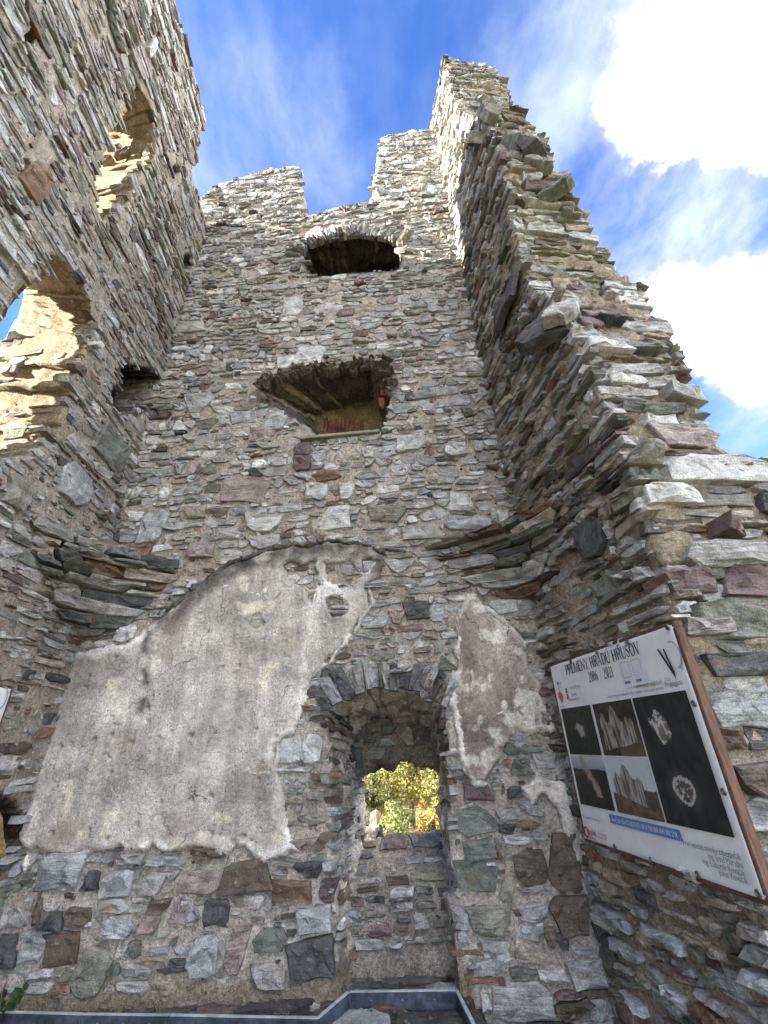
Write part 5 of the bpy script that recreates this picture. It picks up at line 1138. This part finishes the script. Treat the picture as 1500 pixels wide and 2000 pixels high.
for i, (x, y, hh, p_, lb) in enumerate(((-.15, 17.2, 1.9, YGR, 'pale green bush in the centre of the window foot'), (.85, 16.6, 1.7, ORG, 'tawny bush at the lower right of the window'), (1.5, 15.6, 1.5, YEL, 'yellow bush close to the right window jamb'), (-4.5, 24, 7.0, YEL, 'yellow tree outside hidden left of the window'), (4.6, 24, 7.2, ORG, 'orange tree outside right of the window'), (1.9, 27, 8.0, YGR, 'tall yellow green tree at the far right beyond the window'), (-.6, 28, 8.6, YEL, 'tall golden tree farthest beyond the window'), (-2.6, 29, 8.0, YGR, 'tall pale green tree far left beyond the window'), (-1.0, 20.0, 2.6, YGR, 'tall pale bush beside the dark green tree'), (.9, 24, 6.5, YEL+ORG[:1], 'amber tree between the yellow ones'))):
    tree('bush' if hh < 3 else 'birch_tree', lb, x, y, hh, hh*.42 if hh < 3 else 2.4, p_, 6000 if hh < 3 else 16000, 20+i, leaf=.075 if hh < 3 else .13, group='bushes beyond the window' if hh < 3 else 'autumn trees beyond the window', cat='bush' if hh < 3 else 'tree', low=.05 if hh < 3 else .25, trunk_r=.03 if hh < 3 else .14)
rg = np.random.default_rng(66); n = 5000; X = rg.uniform(-3.5, 3.5, n); Y = rg.uniform(11, 20, n); P = np.stack([X, Y, gz(X, Y)], 1); hg = rg.uniform(.15, .55, n)
hg = np.where(np.abs(X-.0) < 1.0, hg*1.5, hg); d = rg.normal(0, .25, (n, 2)); s_ = rg.normal(0, 1, (n, 2)); s_ /= np.linalg.norm(s_, axis=1, keepdims=True); s_ *= .012
V = np.stack([np.c_[P[:, :2]-s_, P[:, 2]-.05], np.c_[P[:, :2]+s_, P[:, 2]-.05], np.c_[P[:, :2]+d*hg[:, None], P[:, 2]+hg]], 1).reshape(-1, 3)
cc = np.array([(.30, .25, .11), (.26, .22, .08), (.19, .19, .06), (.33, .29, .16)])[rg.integers(0, 4, n)]
o = world_obj('dry_grass', V, np.arange(3*n).reshape(n, 3), M_leaf, None, np.repeat(cc, 3, 0)); setp(o, 'tall dry grass on the slope beyond the window', 'grass', kind='stuff')

def person(x, y, facing):
    z = float(gz(x, y)); p = empty('person', (x, y, z), 'blonde woman in a dark jacket and white shirt holding a pale bundle outside the window', 'person'); p.rotation_euler = (0, 0, facing)
    bm = bmesh.new(); sk = bm.verts.layers.skin.verify(); vs = {}
    def v(nm, co, r, par=None, root=False):
        vv = bm.verts.new(co); vs[nm] = vv; vv[sk].radius = (r, r*.85); vv[sk].use_root = root
        if par: bm.edges.new((vs[par], vv))
    v('pel', (0, 0, .92), .15, root=True); v('wai', (0, .01, 1.08), .12, 'pel'); v('che', (0, 0, 1.28), .14, 'wai'); v('nk0', (0, .01, 1.43), .07, 'che'); v('nk1', (0, .0, 1.50), .055, 'nk0'); v('hd0', (0, -.02, 1.58), .08, 'nk1'); v('hd1', (0, -.01, 1.67), .085, 'hd0'); v('hd2', (0, 0, 1.73), .05, 'hd1')
    for s, n_ in ((-1, 'l'), (1, 'r')):
        v('sh'+n_, (s*.17, .01, 1.38), .06, 'che'); v('el'+n_, (s*.24, -.02, 1.12), .045, 'sh'+n_); v('wr'+n_, (s*.10, -.25, 1.14), .032, 'el'+n_); v('ha'+n_, (s*.05, -.31, 1.16), .035, 'wr'+n_); v('fi'+n_, (s*.01, -.36, 1.17), .018, 'ha'+n_)
        v('hi'+n_, (s*.09, 0, .86), .10, 'pel'); v('kn'+n_, (s*.10, -.01, .48), .065, 'hi'+n_); v('an'+n_, (s*.10, .02, .08), .042, 'kn'+n_); v('to'+n_, (s*.11, -.13, .03), .035, 'an'+n_)
    def skinned(name, bm, mat):
        me = bpy.data.meshes.new(name); bm.to_mesh(me); ob = put(name, me, mat, p); ob.modifiers.new('s', 'SKIN'); m = ob.modifiers.new('d', 'SUBSURF'); m.levels = m.render_levels = 2
        dg = bpy.context.evaluated_depsgraph_get(); m2 = bpy.data.meshes.new_from_object(ob.evaluated_get(dg)); ob.modifiers.clear(); ob.data = m2; m2.materials.clear(); m2.materials.append(mat); m2.polygons.foreach_set('use_smooth', [True]*len(m2.polygons)); return ob
    skinned('body', bm, M_skin); bm.free()
    def chain(name, pts, mat):
        b2 = bmesh.new(); s2 = b2.verts.layers.skin.verify(); prev = None
        for i, (co, r) in enumerate(pts):
            q = b2.verts.new(co); q[s2].radius = r if isinstance(r, tuple) else (r, r); q[s2].use_root = i == 0
            if prev: b2.edges.new((prev, q))
            prev = q
        o = skinned(name, b2, mat); b2.free(); return o
    chain('shirt', [((0, -.02, .94), (.17, .14)), ((0, -.02, 1.1), (.14, .13)), ((0, -.025, 1.28), (.15, .13)), ((0, -.02, 1.40), (.09, .09))], M_white_cloth)
    chain('jacket', [((0, .06, .80), (.19, .13)), ((0, .06, 1.08), (.17, .13)), ((0, .055, 1.28), (.19, .13)), ((0, .05, 1.42), (.11, .08))], M_navy)
    for s in (-1, 1): chain('sleeve', [((s*.16, .02, 1.40), .075), ((s*.20, .01, 1.30), .068), ((s*.24, -.02, 1.12), .06), ((s*.15, -.17, 1.13), .048)], M_navy)
    chain('hair', [((0, .035, 1.74), (.085, .08)), ((0, .06, 1.66), (.125, .10)), ((0, .08, 1.54), (.125, .085)), ((0, .09, 1.38), (.12, .06)), ((0, .09, 1.28), (.07, .03))], M_hair)
    for s in (-1, 1): chain('trouser_leg', [((s*.085, .0, .9), .125), ((s*.10, -.01, .48), .085), ((s*.10, .01, .12), .07)], M_navy)
    for s in (-1, 1): chain('hair_lock', [((s*.075, -.03, 1.70), .045), ((s*.10, -.02, 1.55), .05), ((s*.11, -.03, 1.38), .04), ((s*.1, -.04, 1.30), .02)], M_hair)
    for s in (-1, 1):
        b2 = bmesh.new(); bmesh.ops.create_uvsphere(b2, u_segments=8, v_segments=6, radius=.012); me = bpy.data.meshes.new('eye'); b2.to_mesh(me); b2.free(); put('eye', me, M_ink, p, (s*.032, -.095, 1.635))
    b2 = bmesh.new(); bmesh.ops.create_cone(b2, segments=6, radius1=.016, radius2=.004, depth=.05, matrix=Matrix.Translation((0, -.108, 1.60))); me = bpy.data.meshes.new('nose'); b2.to_mesh(me); b2.free(); put('nose', me, M_skin, p)
    return p, z
px_, py_ = -.80, 16.0
per, pz = person(px_, py_, R_(-40))
rgp = np.random.default_rng(4); bm = bmesh.new(); bmesh.ops.create_icosphere(bm, subdivisions=3, radius=.15)
for v_ in bm.verts: n_ = float(fbm(np.array(v_.co)[None]*1.0, 9, 3, 3)[0]); v_.co = v_.co*(1+.25*n_); v_.co.z *= .8; v_.co.x *= 1.25
me = bpy.data.meshes.new('cloth_bundle'); bm.to_mesh(me); bm.free(); ca, sa = math.cos(R_(-40)), math.sin(R_(-40)); lo = np.array([0, -.36, 1.27]); o = put('cloth_bundle', me, M_pale, None, (px_+lo[0]*ca-lo[1]*sa, py_+lo[0]*sa+lo[1]*ca, pz+lo[2])); setp(o, 'pale cloth bundle held in the blonde woman\'s arms', 'bundle')

# small leafy plant at the foot of the left corner
pp = onz(2, 1990, .05); rg = np.random.default_rng(12); pl = empty('wall_plant', (pp[0], pp[1], 0), 'small dark green leafy plant at the bottom of the left corner', 'plant')
for k in range(7):
    a = rg.uniform(-.6, 3.4); L = rg.uniform(.10, .20); e = np.array([math.cos(a)*L*.7, -abs(math.sin(a))*L*.3, .06+L*.75]); b0 = np.zeros(3); bm = bmesh.new(); limb(bm, [b0, e*.5+np.array([0, 0, .02]), e], .004, .002, 5); me = bpy.data.meshes.new('stem'); bm.to_mesh(me); bm.free(); put('stem', me, simple('green_stem', (.05, .09, .03), .6) if k == 0 else bpy.data.materials['green_stem'], pl)
    for j in range(5):
        f = .35+.65*j/4; c = e*f; sd = (-1)**j; d = np.array([math.cos(a)*.4+sd*.5, -.3, .5]); d /= np.linalg.norm(d); s_ = np.cross(d, (0, -1, .3)); s_ /= np.linalg.norm(s_); lw = rg.uniform(.03, .05)
        out = [(0, 0), (.35, .3), (.3, .6), (.5, .8), (.15, 1.1), (0, 1.35), (-.15, 1.1), (-.5, .8), (-.3, .6), (-.35, .3)]; V = np.array([c+d*y_*lw+s_*x_*lw*1.3+np.array([0, -1, 0])*abs(x_)*lw*.35 for x_, y_ in out]+[c+d*.7*lw]); F = [(i, (i+1) % 10, 10) for i in range(10)]
        o = put('leaf', mk_mesh('leaf', V, F, np.array((.035, .075, .025))*rg.uniform(.7, 1.4)), M_leaf, pl)
print('script %.1fs' % (time.time()-T0))
